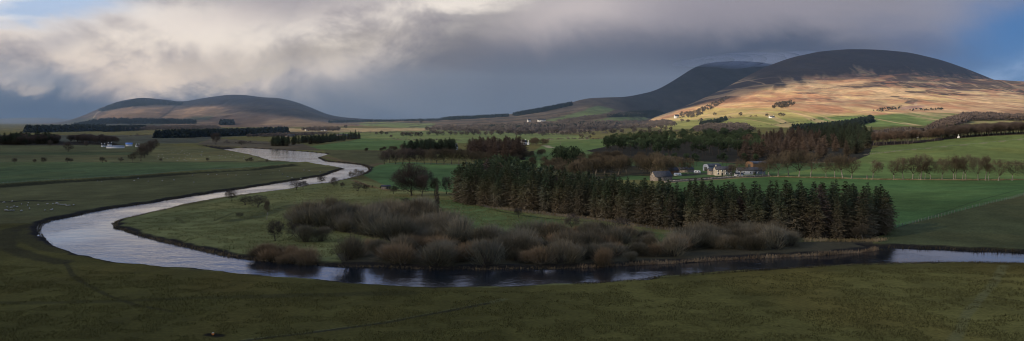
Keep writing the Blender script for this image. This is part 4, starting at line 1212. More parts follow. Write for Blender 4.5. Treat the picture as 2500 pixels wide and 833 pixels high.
# ------------------------------------------------------------------ willow scrub and trees of the river meadow
SCRUB = [(718,545),(742,530),(800,526),(870,528),(945,535),(1010,530),(1062,545),(1075,560),(1120,578),(1150,600),(1060,592),(960,592),(900,575),(800,566),(740,560)]
for p in scatter(SCRUB, 62, 3.4):
    d_ = proj(p.x, p.y, 0)
    K_will.place(p, RNG.uniform(4.2, 9.0), 'grey-brown willow bush packed in the thicket of the river meadow', 'willow bush', 'willows of the meadow thicket', RNG.uniform(.9, 1.25))
SHORE = [(830,622),(900,606),(960,612),(1060,604),(1180,600),(1290,586),(1420,572),(1560,590),(1660,596),(1700,606),(1640,630),(1560,640),(1400,648),(1160,652),(1000,648),(860,642)]
for i, p in enumerate(scatter(SHORE, 84, 3.6)):
    if RNG.random() < 0.42:
        K_wred.place(p, RNG.uniform(3.2, 5.5), 'russet willow bush in the scrub on the near shore of the meadow', 'willow bush', 'russet willows along the shore', RNG.uniform(.9, 1.25))
    else:
        K_will.place(p, RNG.uniform(2.6, 7.2), 'grey willow bush in the scrub along the shore below the plantation', 'willow bush', 'grey willows along the shore', RNG.uniform(.9, 1.2))
for p in scatter([(1670,600),(1720,585),(1800,580),(1890,588),(1965,596),(1930,612),(1800,616),(1690,614)], 26, 3.2):
    K_will.place(p, RNG.uniform(4.0, 6.8), 'grey willow bush between the plantation and the pale reeds', 'willow bush', 'willows below the plantation', RNG.uniform(.9, 1.2))
for p in scatter([(612,628),(650,622),(700,624),(765,630),(775,640),(700,638),(640,634)], 12, 2.4):
    K_wred.place(p, RNG.uniform(3.0, 4.2), 'reddish willow bush in the low clump at the river edge left of the scrub', 'willow bush', 'willows in the low clump at the river edge', RNG.uniform(1.0, 1.3))
def single(K, x_, y_, hpx, lab, cat='tree', wide=1.0, i=None, surf=on_ground, group=None):
    p = surf(x_, y_)
    return K.place(p, hpx / ppm(p), lab, cat, group, wide, i)
single(K_big, 1005, 478, 78, 'large round bare tree, the biggest on the meadow left of the plantation', wide=1.02, i=0)
single(K_big, 1030, 480, 62, 'bare tree tucked against the right of the large round tree', wide=.8, i=1)
single(K_bare, 1060, 478, 46, 'pale bare tree between the large round tree and the plantation', wide=.9)
single(K_dark, 1090, 474, 44, 'thin bare tree nearest the left end of the plantation', wide=.8)
single(K_larch, 1067, 512, 64, 'narrow reddish-brown bare tree behind the dark evergreen', wide=.7)
single(K_ever, 988, 513, 29, 'dark green rounded evergreen above the willow thicket', 'evergreen', 1.0)
single(K_dark, 1042, 522, 30, 'small bare tree right of the dark evergreen', wide=1.1)
single(K_thorn, 1266, 530, 23, 'small thorn tree alone on the green slope before the plantation', wide=1.0, i=0)
single(K_dark, 1395, 562, 40, 'dark bare tree on the grass below the plantation, left of two', wide=1.1)
single(K_thorn, 1515, 570, 38, 'spreading low bare tree on the grass below the plantation, right of two', wide=1.1, i=1)
single(K_slim, 651, 538, 54, 'tall thin sparse tree standing alone on the meadow', wide=.8, i=0)
single(K_dark, 672, 589, 52, 'round dark bare tree on short trunk left of the thicket', wide=1.0)
single(K_dark, 713, 584, 42, 'smaller bare tree right beside the round dark tree', wide=.8)
single(K_will, 748, 592, 40, 'dark bush beside the two bare trees left of the thicket', 'bush', 1.1)
single(K_will, 782, 590, 34, 'dark bush between the bare trees and the thicket', 'bush', 1.1)
single(K_thorn, 628, 506, 30, 'wide dark thorn bush near the river on the left of the meadow', 'thorn tree', 1.3, 1)
single(K_thorn, 600, 500, 22, 'smaller dark thorn bush left of the wide one', 'thorn tree', 1.2, 1)
single(K_thorn, 585, 531, 12, 'low dark shrub on the shaded hollow of the meadow', 'shrub', 1.3, 1)
single(K_thorn, 566, 492, 28, 'thorn tree on the river bank with the bright water behind it', 'thorn tree', 1.1, 0)
single(K_thorn, 722, 463, 22, 'left half of the double thorn clump at the water edge', 'thorn tree', 1.1, 1)
single(K_thorn, 740, 462, 21, 'right half of the double thorn clump at the water edge', 'thorn tree', 1.1, 2)
single(K_thorn, 786, 450, 22, 'upright thorn tree against the bright river, right of the double clump', 'thorn tree', 1.0, 0)
single(K_dark, 816, 456, 23, 'round dark tree on the meadow rim by the river', wide=1.1)
single(K_thorn, 836, 460, 15, 'small pale sapling right of the round dark tree', 'thorn tree', .9, 2)
single(K_thorn, 872, 466, 22, 'spreading thorn on the meadow, left of the pair by the hut', 'thorn tree', 1.1, 1)
single(K_thorn, 893, 467, 17, 'spreading thorn on the meadow, right of the pair by the hut', 'thorn tree', 1.2, 2)
single(K_thorn, 961, 474, 20, 'small thorn tree right of the little stone hut', 'thorn tree', 1.0, 0)
for x_, y_, h_, w_ in ((858,436,18,'left'),(873,434,22,'middle'),(884,431,16,'right')):
    single(K_bare, x_, y_, h_, f'grey bare shrub at the river narrows, {w_} of three', 'shrub', 1.1)
single(K_slim, 2108, 588, 42, 'pale bare tree with white stems at the right foot of the plantation', 'tree', 1.5, 0)
single(K_bare, 2092, 588, 34, 'bare bushy tree in front of the right end of the plantation', 'tree', 1.0)
for i, x_ in enumerate((909, 929, 936, 951)):
    single(K_ever, x_, 459 + (x_ - 909) * 0.12, 6 + i, f'small dark hedge bush on the field edge behind the hut, {ORD[i]} from the left', 'bush', .7)

# ------------------------------------------------------------------ woods of the middle distance, tree by tree
def stand(K, poly, n, gap, hm, lab, cat, grp, wide=(0.9, 1.15), hv=(0.85, 1.12)):
    for p in scatter(poly, n, gap):
        K.place(p, hm * RNG.uniform(*hv), lab, cat, grp, RNG.uniform(*wide))
stand(K_pine, [(1425,366),(1500,352),(1600,344),(1720,336),(1830,338),(1850,352),(1860,384),(1700,390),(1600,388),(1500,381),(1440,376)], 210, 5.2, 19, 'dark green pine in the long pine wood left of the brown larches', 'pine', 'pines of the long wood', (1.0,1.3))
stand(K_larch, [(1800,398),(1800,372),(1850,345),(1940,332),(1990,336),(2050,362),(2080,388),(1980,396),(1880,396)], 110, 5.0, 20, 'reddish-brown larch in the block behind the farm', 'larch', 'larches behind the farm', (1.1,1.6))
stand(K_con, [(1960,340),(1990,326),(2100,322),(2130,345),(2120,376),(2085,390),(2045,372),(1990,345)], 110, 5.5, 23, 'dark conifer at the corner of the wood above the sloping field', 'conifer', 'conifers at the wood corner', (1.0,1.4))
stand(K_pine, [(1560,400),(1700,402),(1850,398),(1850,404),(1700,408),(1560,406)], 16, 8, 11, 'scattered pine on the green strip in front of the long wood', 'pine', 'pines scattered before the long wood', (.8,1.1))
stand(K_bare, [(1390,432),(1440,412),(1500,404),(1570,408),(1620,412),(1650,420),(1620,432),(1540,424),(1470,434),(1400,446)], 44, 6.5, 14, 'bare brown tree in the loose wood left of the stone barn', 'tree', 'bare trees left of the farm', (.95,1.2))
stand(K_bare, [(1275,440),(1290,420),(1400,400),(1440,398),(1420,420),(1380,446),(1300,450)], 22, 6.5, 12, 'bare tree between the plantation and the pine clumps', 'tree', 'bare trees behind the plantation')
stand(K_pine, [(1355,418),(1372,404),(1400,404),(1420,416),(1380,426)], 9, 6, 19, 'dark pine in the tight clump behind the plantation', 'pine', 'pines in the tight clump', (.9,1.1))
single(K_pine, 1300, 414, 36, 'lone dark pine left of the small pair behind the plantation', 'pine', 1.1)
single(K_pine, 1332, 412, 34, 'narrow dark pine between the lone pine and the clump', 'pine', .75)
for i, (x_, y_, h_) in enumerate([(938,401,34),(952,397,36),(966,400,32),(983,401,42),(1000,400,38),(1018,401,40),(1036,400,36),(1052,402,40),(1066,401,38),(1084,401,42),(1102,401,38),(1120,402,40),(1138,402,38),(1155,403,36),(1172,404,36),(1190,405,34)]):
    single(K_dark if i < 6 else K_bare, x_, y_, h_, f'bare field-edge tree above the bright green field, {ORD[i]} from the river', 'tree', 1.0, None, on_ground, 'bare trees edging the bright green field')
stand(K_larch, [(1150,386),(1145,374),(1200,368),(1270,370),(1282,388),(1240,394),(1180,388)], 80, 4.0, 20, 'brown larch in the dark square wood left of the white house', 'larch', 'larches of the square wood', (1.2,1.7))
stand(K_con, [(985,378),(1000,371),(1060,366),(1110,364),(1112,371),(1050,377)], 62, 3.6, 16, 'dark conifer in the narrow belt behind the field-edge trees', 'conifer', 'conifers of the narrow belt', (1.2,1.7))
stand(K_bare, [(1250,394),(1200,392),(1160,392),(1330,378),(1340,384),(1280,392)], 14, 8, 8, 'low rounded hedge tree below the square wood', 'tree', 'hedge trees below the square wood', (1.2,1.5))
stand(K_bare, [(1300,352),(1330,352),(1335,356),(1300,358)], 9, 6, 13, 'brown tree beside the white house in the middle distance', 'tree', 'trees round the white house')
stand(K_bare, [(930,374),(890,372),(980,362),(1000,366)], 12, 7, 6.5, 'low hedge bush near the far river bank', 'bush', 'hedge bushes by the far bank', (1.2,1.5))
# right-hand woods
stand(K_birch, [(2125,356),(2140,347),(2240,345),(2300,338),(2300,343),(2220,352)], 90, 4.0, 18, 'bare birch in the brown strip above the sloping field', 'birch', 'birches in the brown strip', (.8,1.0))
stand(K_brow, [(2290,334),(2400,328),(2520,322),(2520,326),(2400,333),(2300,340)], 80, 4.5, 18, 'dense bare tree in the wood along the brow of the sloping field', 'tree', 'trees along the brow', (.95,1.15))
single(K_con, 2312, 334, 32, 'narrow brown conifer above the little white gable, left of two', 'conifer', .8)
single(K_con, 2332, 331, 32, 'narrow brown conifer above the little white gable, right of two', 'conifer', .8)
# around the farm
for i, (x_, y_, h_) in enumerate([(1590,428,56),(1612,432,52),(1634,428,50),(1660,424,44),(1680,424,40),(1598,438,30)]):
    single(K_bare, x_, y_, h_, f'bare tree behind the stone barn, {ORD[i]} from the left' if i < 5 else 'brown bush against the gable of the stone barn', 'tree', .95)
single(K_beech, 1808, 433, 46, 'bare garden tree in front of the low farm range', 'tree', .9, 1)
single(K_dark, 1786, 432, 32, 'dark garden bush against the farmhouse', 'bush', 1.0)
single(K_beech, 1862, 428, 36, 'bare tree at the right end of the farm buildings', 'tree', .9, 3)
# left-hand floodplain
LH = [(35,399,13,'K'),(84,398.5,10,'K'),(107,399,15,'K'),(165,397.5,13,'K'),(173,397.5,11,'K'),(250,398,15,'K'),(259,397,6,'K'),(295,397,13,'K'),(393,394.5,8,'K'),(507,394,9,'K'),(603,396.5,9,'K'),(613,397,13,'K'),(651,396.5,8,'K')]
for i, (x_, y_, h_, _) in enumerate(LH):
    single(K_thorn, x_, y_, h_, f'small hedgerow thorn at the edge of the green field, {ORD[i]} from the left', 'thorn tree', 1.0, [0, 2, 0][i % 3], on_ground, 'thorns along the hedge line')
single(K_dark, 166, 371, 25, 'large round tree standing alone in the left field', wide=1.05)
single(K_dark, 122, 358, 17, 'small tree left of and behind the large round one', wide=.8)
single(K_dark, 210, 359, 15, 'small tree right of and behind the large round one', wide=.9)
single(K_dark, 527, 353, 30, 'round dark tree alone by the far reach of the river', wide=1.0)
single(K_thorn, 590, 354, 11, 'low bush on the far river bank right of the round tree', 'bush', 1.5, 1)
single(K_bare, 323, 395, 24, 'bare tree in front of the dark tree line', wide=.9)
for i, (x_, y_, h_) in enumerate([(344,393,40),(352,386,36),(360,379,32),(368,372,30),(376,366,26)]):
    single(K_dark, x_, y_, h_, f'dark bare tree in the short line running to the far farm, {ORD[i]} from the front', 'tree', .95, None, on_ground, 'trees in the short line')
stand(K_brow, [(-30,353),(0,349),(60,343),(140,344),(150,352),(60,355)], 50, 6, 14, 'brown bare tree mixed into the wood at the far left edge', 'tree', 'bare trees of the far left wood', (1.0,1.4))
stand(K_con, [(-30,352),(0,348),(60,341),(130,342),(150,350),(60,354)], 60, 6, 17, 'dark tall tree in the wood at the far left edge', 'conifer', 'trees of the far left wood', (1.3,2.0), (.6,1.1))
stand(K_brow, [(165,349),(200,342),(255,344),(290,353),(240,353)], 60, 6, 14, 'brown tree in the low wood behind the far farm', 'tree', 'trees of the low wood', (1.0,1.2))
stand(K_con, [(664,357),(668,350),(780,344),(875,336),(880,339),(790,350),(700,357)], 120, 4.5, 14, 'dark conifer in the shelter belt beyond the river bend', 'conifer', 'conifers of the shelter belt', (1.2,1.7))
for i, (x_, y_, h_) in enumerate([(856,341,22),(868,340,24),(876,339,20)]):
    single(K_con, x_, y_, h_, f'taller conifer at the right end of the shelter belt, {ORD[i]} from the left', 'conifer', .9)

# ------------------------------------------------------------------ small far trees, one mesh each
far_protos = {}
for kind, fn in (('conifer', low_conifer), ('bare', low_bare)):
    lst = []
    for s_ in range(4):
        r_ = np.random.default_rng(300 + s_)
        mb = MB()
        hh, ww = (12, 5) if kind == 'conifer' else (10, 11)
        mb.blades(*fn(r_, hh, ww), r_, 0.5)
        if kind == 'bare': mb.blades(*fn(r_, hh, ww), r_, 0.5)
        me = mb.mesh('far_' + kind)
        me.materials.append(M['conifer' if kind == 'conifer' else 'twig_dark'])
        lst.append(me)
    far_protos[kind] = lst
def far_tree(kind, x_, y_, hpx, lab, grp=None, surf=on_surface):
    p = surf(x_, y_)
    if p is None: return
    k = hpx / ppm(p) / (12 if kind == 'conifer' else 10)
    o = link('far_conifer' if kind == 'conifer' else 'field_tree', random.choice(far_protos[kind]))
    o.location = p; o.rotation_euler = (0, 0, random.uniform(0, 6.28)); o.scale = (k, k, k)
    set_props(o, lab, 'tree', grp)
for i, (x_, y_, h_) in enumerate([(919,329,7),(931,329.5,11),(944,330,9)]):
    far_tree('bare', x_, y_, h_, f'small round tree in the pale field, {ORD[i]} of the group of three')
far_tree('bare', 955, 337, 8, 'small bush below the group of three field trees')
for i, x_ in enumerate((984,993,1003,1016,1026)):
    far_tree('bare', x_, 335, 14, f'dark round tree in the clump on the pale field, {ORD[i]} from the left', 'trees of the pale-field clump')
for i, x_ in enumerate((1047,1068,1080,1100,1112,1126,1140,1156,1170,1186,1200)):
    far_tree('bare', x_, 331 + RNG.uniform(-1, 1), 11, f'distant field tree in the line right of the dark clump, {ORD[i]} from the left', 'distant line of field trees')
for x_ in range(1215, 1450, 11):
    far_tree('bare', x_ + RNG.uniform(-4, 4), 331 + RNG.uniform(-4, 4), RNG.uniform(9, 15), 'bare tree along the far hedges above the white house', 'trees along the far hedges')
for i in range(70):
    far_tree('bare', RNG.uniform(1040, 1640), RNG.uniform(316, 330), RNG.uniform(7, 13), 'bare tree scattered among the fields of the middle valley', 'scattered valley trees')
far_tree('bare', 1420, 340, 13, 'round bare tree alone in the far light green field')
far_tree('bare', 1440, 338, 8, 'small tree right of the round one in the far green field')
for i, x_ in enumerate((1745,1808,1872,1905,1913)):
    far_tree('bare', x_, [283,284,285,285,285][i], [9,10,8,10,9][i], f'small tree on the sunlit slope below the hill, {ORD[i]} from the left', 'trees on the sunlit slope')
for x_, y_ in ((1665,299),(1680,300),(1712,297)):
    far_tree('bare', x_, y_, 9, 'small tree on the bright field below the white cottage', 'trees below the hillside cottage')
far_tree('bare', 844, 314, 9, 'single tree at the foot of the far green field')
far_tree('bare', 1028, 302, 8, 'single tree on the far brown rise')

# ------------------------------------------------------------------ far woods that read as one mass
def wood(name, label, poly, kind, hm, n, mat, surf=on_surface, mult=2.4):
    a = np.array(poly)
    mb = MB()
    c, tries = 0, 0
    fn = low_conifer if kind == 'c' else low_bare
    n = int(n * mult)
    while c < n and tries < n * 40:
        tries += 1
        x_, y_ = RNG.uniform(a[:, 0].min(), a[:, 0].max()), RNG.uniform(a[:, 1].min(), a[:, 1].max())
        if not inpoly(x_, y_, poly): continue
        p = surf(x_, y_)
        if p is None: continue
        hh = hm * RNG.uniform(0.75, 1.15)
        P_, D_, L_, W_ = fn(RNG, hh, hh * (0.55 if kind == 'c' else 1.1))
        mb.blades(P_ + np.array(p), D_, L_, W_ * 1.3, RNG, 0.6)
        c += 1
    o = link(name, mb.mesh(name), mat)
    set_props(o, label, 'wood', kind='stuff')
FW, FB = M['farwood'], M['farbare']
hl = lambda n_: (lambda x_, y_: on_hill(n_, x_, y_))
wood('far_wood', 'dark conifer forest capping the left hill', [(238,270),(290,251),(345,242),(400,247),(447,253),(440,258),(380,256),(300,264),(250,273)], 'c', 15, 420, FW, hl('left'))
wood('far_wood', 'long dark plantation strip at the foot of the left hills', [(178,309),(230,299),(260,295),(400,297),(470,299),(482,303),(400,303),(250,303),(190,311)], 'c', 22, 320, FW)
wood('far_wood', 'small square dark plantation below the rounded hill', [(537,302),(571,302),(571,306),(537,306)], 'c', 26, 60, FW)
wood('far_wood', 'dark wooded ground along the foot of the left hills', [(60,320),(110,317),(240,313),(260,317),(240,321),(60,325)], 'c', 22, 220, FW)
wood('far_wood', 'dark woods on the flat below the plantation strip', [(250,318),(355,314),(360,319),(250,323)], 'c', 20, 90, FW)
wood('far_wood', 'hazy bare woods below the left hills', [(270,316),(350,313),(520,311),(540,316),(430,319),(290,320)], 'b', 15, 200, FB)
wood('far_wood', 'long dark wood beyond the far river reach', [(372,338),(440,332),(560,327),(700,321),(704,327),(560,333),(440,337),(380,338)], 'c', 19, 300, FW)
wood('far_wood', 'thin dark hedge line across the far plain', [(600,336),(690,331),(760,329),(800,328),(800,330),(690,335)], 'b', 9, 90, FB)
wood('far_wood', 'dark trees around the distant white farm', [(735,320),(770,316),(825,316),(828,320),(770,321)], 'b', 14, 70, FB)
wood('far_wood', 'dark conifers on the low saddle beneath the storm cloud', [(800,298),(880,295),(960,295),(1080,293),(1080,295),(960,297.5),(860,299),(800,301)], 'c', 15, 170, FW)
wood('far_wood', 'dark wood lumps on the rising skyline', [(1075,292.5),(1110,288.5),(1160,287),(1240,282.5),(1245,285),(1160,290.5),(1100,294)], 'c', 19, 190, FW, hl('ridge'))
wood('far_wood', 'dark plantation strip slanting along the skyline ridge', [(1250,281.5),(1320,269),(1396,254),(1398,258),(1330,273),(1260,284)], 'c', 22, 260, FW, hl('ridge'))
wood('far_wood', 'shadowed woods in the fold between ridge and hill', [(1480,287),(1540,276),(1600,272),(1640,284),(1620,294),(1560,286)], 'c', 15, 240, FW, hl('ridge'))
wood('far_wood', 'hedge trees on the dim slope below the ridge', [(1360,297),(1430,287),(1500,281),(1570,278),(1570,281),(1500,285),(1440,293),(1370,301)], 'b', 12, 140, FB)
wood('far_wood', 'purplish bare woods across the middle of the valley', [(1050,320),(1100,312),(1200,310),(1300,306),(1420,303),(1560,300),(1640,300),(1650,310),(1560,316),(1420,318),(1280,324),(1120,324)], 'b', 17, 420, FB)
wood('far_wood', 'dark conifers among the bare woods of the valley', [(1170,312),(1300,312),(1420,306),(1560,306),(1560,312),(1420,316),(1200,320)], 'c', 18, 90, FW)
wood('far_wood', 'bare slanting wood running up the sunlit hillside', [(1660,276),(1690,276),(1715,264),(1770,240),(1782,240),(1735,270),(1700,288),(1660,290)], 'b', 11, 190, M['twig'], on_surface, 1.0)
wood('far_wood', 'triangular bare copse on the sunlit hillside', [(1882,267),(1895,256),(1930,250),(1948,256),(1935,261),(1900,268)], 'b', 11, 60, M['twig'], on_surface, 1.0)
wood('far_wood', 'small dark plantation strip on the bright lower slope', [(1708,304),(1750,296),(1772,290),(1776,294),(1755,302),(1715,309)], 'c', 11, 70, FW)
wood('far_wood', 'dark slanting plantation above the pine wood', [(1930,318),(2020,311),(2080,303),(2130,292),(2134,298),(2085,312),(2000,322)], 'c', 14, 260, FW)
wood('far_wood', 'grey bare trees between the pine wood and the sunny fields', [(1690,322),(1720,309),(1820,308),(1840,322),(1760,330)], 'b', 12, 130, FB)
wood('far_wood', 'dark wooded strip bending round the shaded upper field', [(2268,324),(2290,310),(2330,294),(2362,285),(2450,289),(2560,293),(2560,298),(2450,295),(2375,296),(2330,312),(2310,328)], 'b', 15, 330, M['twig_dark'])
wood('far_wood', 'bare hedge wood along the foot of the upper fields', [(2120,334),(2200,326),(2290,328),(2290,336),(2200,338),(2130,342)], 'b', 12, 190, FB)
wood('gorse', 'dark gorse scattered along the hill foot above the green field', [(2130,272),(2150,266),(2200,261),(2196,268),(2150,274)], 'b', 5, 70, FW, on_surface, 1.0)
wood('gorse', 'dark gorse patches right of the reddish scar on the hill foot', [(2215,269),(2260,267),(2310,265),(2308,269),(2230,272)], 'b', 5, 55, FW, on_surface, 1.0)

def hedge(label, line, n, hm, mat):
    mb = MB()
    a = np.array(line, float)
    seg = np.hypot(*(a[1:] - a[:-1]).T); cum = np.concatenate([[0], np.cumsum(seg)])
    for t in np.sort(RNG.uniform(0, cum[-1], n)):
        p = on_surface(np.interp(t, cum, a[:, 0]) + RNG.normal() * .4, np.interp(t, cum, a[:, 1]) + RNG.normal() * .12)
        if p is None: continue
        hh = hm * RNG.uniform(.5, 1.2) * (2.2 if RNG.random() < .1 else 1)
        P_, D_, L_, W_ = low_bare(RNG, hh, hh * 1.5)
        mb.blades(P_ + np.array(p), D_, L_, W_, RNG, .6)
    set_props(link('hedge', mb.mesh('hedge'), mat), label, 'hedge')
HB = M['farbare']
hedge('hedge between the pale stubble and the green field beyond the belt', [(880,326),(980,324),(1100,323),(1220,325)], 110, 3, HB)
hedge('hedge along the top of the light green field right of the white house', [(1330,331),(1420,328),(1540,325),(1660,322)], 110, 4, HB)
hedge('hedge at the foot of the light green field right of the white house', [(1330,342),(1390,340),(1450,341),(1520,339)], 80, 3.5, HB)
hedge('hedge crossing the valley behind the square wood', [(960,341),(1060,343),(1150,346)], 70, 2.5, HB)
hedge('long dark field wall slanting over the bright lower slope', [(1812,312),(1900,304),(2010,292)], 100, 2.2, M['farwood'])
hedge('hedge below the bright field under the hillside cottage', [(1620,303),(1700,297),(1790,288),(1850,285)], 90, 2.6, HB)
hedge('hedge above the dark slanting plantation', [(1990,290),(2060,286),(2130,285)], 50, 2.4, HB)
hedge('hedge line low across the far left plain', [(270,335),(380,331),(460,333),(520,338)], 90, 3, HB)
hedge('hedge across the far green fields below the skyline', [(830,309),(940,306),(1060,305)], 80, 4, HB)
hedge('hedge dividing the far brown rise', [(1060,300),(1180,296),(1300,289),(1400,281)], 110, 4, HB)
hedge('hedge across the middle valley before the bare woods', [(1050,326),(1200,326),(1330,327)], 110, 4.5, HB)
hedge('low hedge on the far bank left of the shelter belt', [(545,350),(600,351),(660,354)], 50, 2.5, HB)
# ------------------------------------------------------------------ buildings
def wall_mesh(L, W, e, r):
    mb = MB()
    x, y = L / 2, W / 2
    V = [(-x,-y,-.8),(x,-y,-.8),(x,y,-.8),(-x,y,-.8),(-x,-y,e),(x,-y,e),(x,y,e),(-x,y,e),(-x,0,r),(x,0,r)]
    mb.add(V, [(0,1,5,4),(2,3,7,6),(3,0,4,7),(1,2,6,5)], [(4,8,7),(5,6,9)])
    return mb.mesh('wall')
def roof_mesh(L, W, e, r, ov=0.3, th=0.16):
    mb = MB()
    x = L / 2 + ov
    sl = (r - e) / (W / 2)
    ye, ze = W / 2 + ov, e - sl * ov
    for s in (-1, 1):
        a, b = (-x, 0, r + .02), (x, 0, r + .02)
        c, d = (x, s * ye, ze + .02), (-x, s * ye, ze + .02)
        up = lambda p: (p[0], p[1], p[2] + th)
        V = [a, b, c, d, up(a), up(b), up(c), up(d)]
        mb.add(V, [(0,1,2,3),(7,6,5,4),(2,6,7,3),(0,3,7,4),(1,5,6,2)])
    return mb.mesh('roof')
def bx(name, x0, x1, y0, y1, z0, z1, mat, parent):
    mb = MB(); mb.box(x0, x1, y0, y1, z0, z1)
    return link(name, mb.mesh(name), mat, parent)
def house(name, label, cat, loc, rot, L, W, e, r, wm, rm, front=(), gable=(), doors=(), chim=(), group=None):
    """front: windows on the -y wall as (x, z, w, h); gable: windows on the -x gable as (y, z, w, h)"""
    t = thing(name, label, cat, loc, rot, group)
    link('wall', wall_mesh(L, W, e, r), wm, t)
    ro = link('roof', roof_mesh(L, W, e, r), rm, t)
    for x in chim:
        bx('chimney', x - .45, x + .45, -.4, .4, r - .5, r + 1.3, wm, ro)
    for x, z, w, h in front:
        f = bx('window', x - w / 2, x + w / 2, -W / 2 - .05, -W / 2 + .1, z, z + h, M['white'], t)
        bx('pane', x - w / 2 + .1, x + w / 2 - .1, -W / 2 - .07, -W / 2 + .05, z + .1, z + h - .1, M['glass'], f)
    for y, z, w, h in gable:
        f = bx('window', -L / 2 - .05, -L / 2 + .1, y - w / 2, y + w / 2, z, z + h, M['white'], t)
        bx('pane', -L / 2 - .07, -L / 2 + .05, y - w / 2 + .1, y + w / 2 - .1, z + .1, z + h - .1, M['glass'], f)
    for x, w, h in doors:
        bx('door', x - w / 2, x + w / 2, -W / 2 - .06, -W / 2 + .1, -.1, h, M['door'], t)
    return t
def arch_barn(label, loc, rot, L, W, e, rise, wm, rm, name='barn'):
    t = thing(name, label, 'barn', loc, rot)
    an = np.linspace(0, math.pi, 13)
    mb = MB()
    prof = [(-W / 2, -.6), *[(-W / 2 * math.cos(a), e + rise * math.sin(a)) for a in an], (W / 2, -.6)]
    for s in (-1, 1):
        V = [(s * L / 2, y, z) for y, z in prof] + [(s * L / 2, 0, e)]
        n_ = len(prof)
        mb.add(V, None, [(i, i + 1, n_) for i in range(n_ - 1)] + [(n_ - 1, 0, n_)])
    for y in (-W / 2, W / 2):
        mb.add([(-L / 2, y, -.6), (L / 2, y, -.6), (L / 2, y, e), (-L / 2, y, e)], [(0, 1, 2, 3)])
    link('wall', mb.mesh('wall'), wm, t)
    rb = MB()
    V = []
    for x in (-L / 2 - .25, L / 2 + .25):
        V += [(x, -(W / 2 + .1) * math.cos(a), e + (rise + .1) * math.sin(a)) for a in an]
    rb.add(V, [(i, i + 1, 13 + i + 1, 13 + i) for i in range(12)])
    link('roof', rb.mesh('roof', True), rm, t)
    bx('door', -L / 2 - .08, -L / 2 + .1, -1.6, 1.6, -.1, 3.2, M['door'], t)
    return t
G = on_ground
house('stone_barn', 'long stone barn with dark slate roof and sunlit left gable beside the field', 'barn', G(1614, 441), 0.42, 13.5, 7.0, 3.0, 6.3, M['stone'], M['slate'], gable=[(0.0, 3.4, .8, 1.0)], doors=[(-3.5, 2.2, 2.4)])
house('farmhouse', 'cream two-storey farmhouse with slate roof and chimney in the middle of the farm', 'house', G(1764, 428), 0.12, 12.5, 6.5, 4.4, 6.5, M['cream'], M['slate'],
      front=[(-4.6, 2.8, 1.0, 1.2), (-1.5, 2.8, 1.0, 1.2), (1.6, 2.8, 1.0, 1.2), (4.7, 2.8, 1.0, 1.2), (-4.6, .7, 1.1, 1.5), (1.6, .7, 1.1, 1.5), (4.7, .7, 1.1, 1.5)], gable=[(0, 3.2, .9, 1.2)], doors=[(-1.5, 1.1, 2.1)], chim=(-5.0,))
house('outbuilding', 'small stone outbuilding against the left side of the cream farmhouse', 'outbuilding', G(1737, 427), 0.1, 5.0, 5.0, 3.2, 4.9, M['stone'], M['slate'], front=[(0, 1.1, .9, 1.1)])
house('low_range', 'long low pale farm range right of the cream farmhouse', 'farm building', G(1832, 426), 0.06, 21, 6.0, 3.3, 5.3, M['sheet'], M['slate'], front=[(-6, 1.0, 1.2, 1.1), (-1, 1.0, 1.2, 1.1), (5, 1.0, 1.2, 1.1)], doors=[(2.2, 2.0, 2.3)])
house('white_shed', 'little white lean shed in front of the low range', 'shed', G(1803, 431), 0.1, 5.5, 3.5, 1.9, 2.7, M['white'], M['sheet_dark'], front=[(-1.2, .6, 1.4, .7)])
arch_barn('round-roofed dark barn with pale grey end behind the farmhouse', G(1738, 417), 0.5, 13, 7, 3.4, 2.3, M['sheet'], M['sheet_dark'])
arch_barn('large dark-roofed barn with russet gable at the back of the farm', G(1846, 410), 0.45, 15, 10, 4.0, 1.7, M['brick'], M['sheet_dark'])
house('wooden_shed', 'brown timber shed under the bare trees left of the farmyard', 'shed', G(1640, 425), 0.4, 9, 6, 2.9, 5.0, M['brick'], M['slate'])
house('dark_shed', 'long dark low shed among the trees behind the yard', 'shed', G(1672, 421), 0.3, 13, 6, 2.6, 4.2, M['stone'], M['sheet_dark'])
house('hut', 'tiny dark stone hut alone on the meadow', 'hut', G(942, 463), 0.2, 5.0, 3.2, 1.9, 2.6, M['stone'], M['slate'], doors=[(0.6, 1.0, 1.7)])
def caravan(label, loc, rot):
    t = thing('caravan', label, 'caravan', loc, rot)
    mb = MB()
    pr = [(-2.6,.6),(2.6,.6),(2.7,1.3),(2.3,2.5),(-2.2,2.6),(-2.7,1.5)]
    V = [(x, y, z) for y in (-1, 1) for x, z in pr]
    mb.add(V, [(i, (i + 1) % 6, 6 + (i + 1) % 6, 6 + i) for i in range(6)] + [(0, 5, 4, 1), (1, 4, 3, 2), (6, 7, 10, 11), (7, 8, 9, 10)])
    link('body', mb.mesh('body'), M['white'], t)
    bx('window', -1.6, -.4, -1.03, -.9, 1.5, 2.1, M['glass'], t); bx('window', .5, 1.6, -1.03, -.9, 1.5, 2.1, M['glass'], t)
    wb = MB(); wb.tube((0, -1.05, .35), (0, 1.05, .35), .35, .35, 10)
    link('wheel', wb.mesh('wheel', True), M['door'], t)
    bx('towing_hitch', 2.5, 3.6, -.08, .08, .5, .6, M['door'], t)
caravan('white caravan parked under the trees left of the farmyard', G(1654, 431), 0.2)
caravan('white caravan parked in front of the round-roofed barn', G(1702, 425), -0.2)
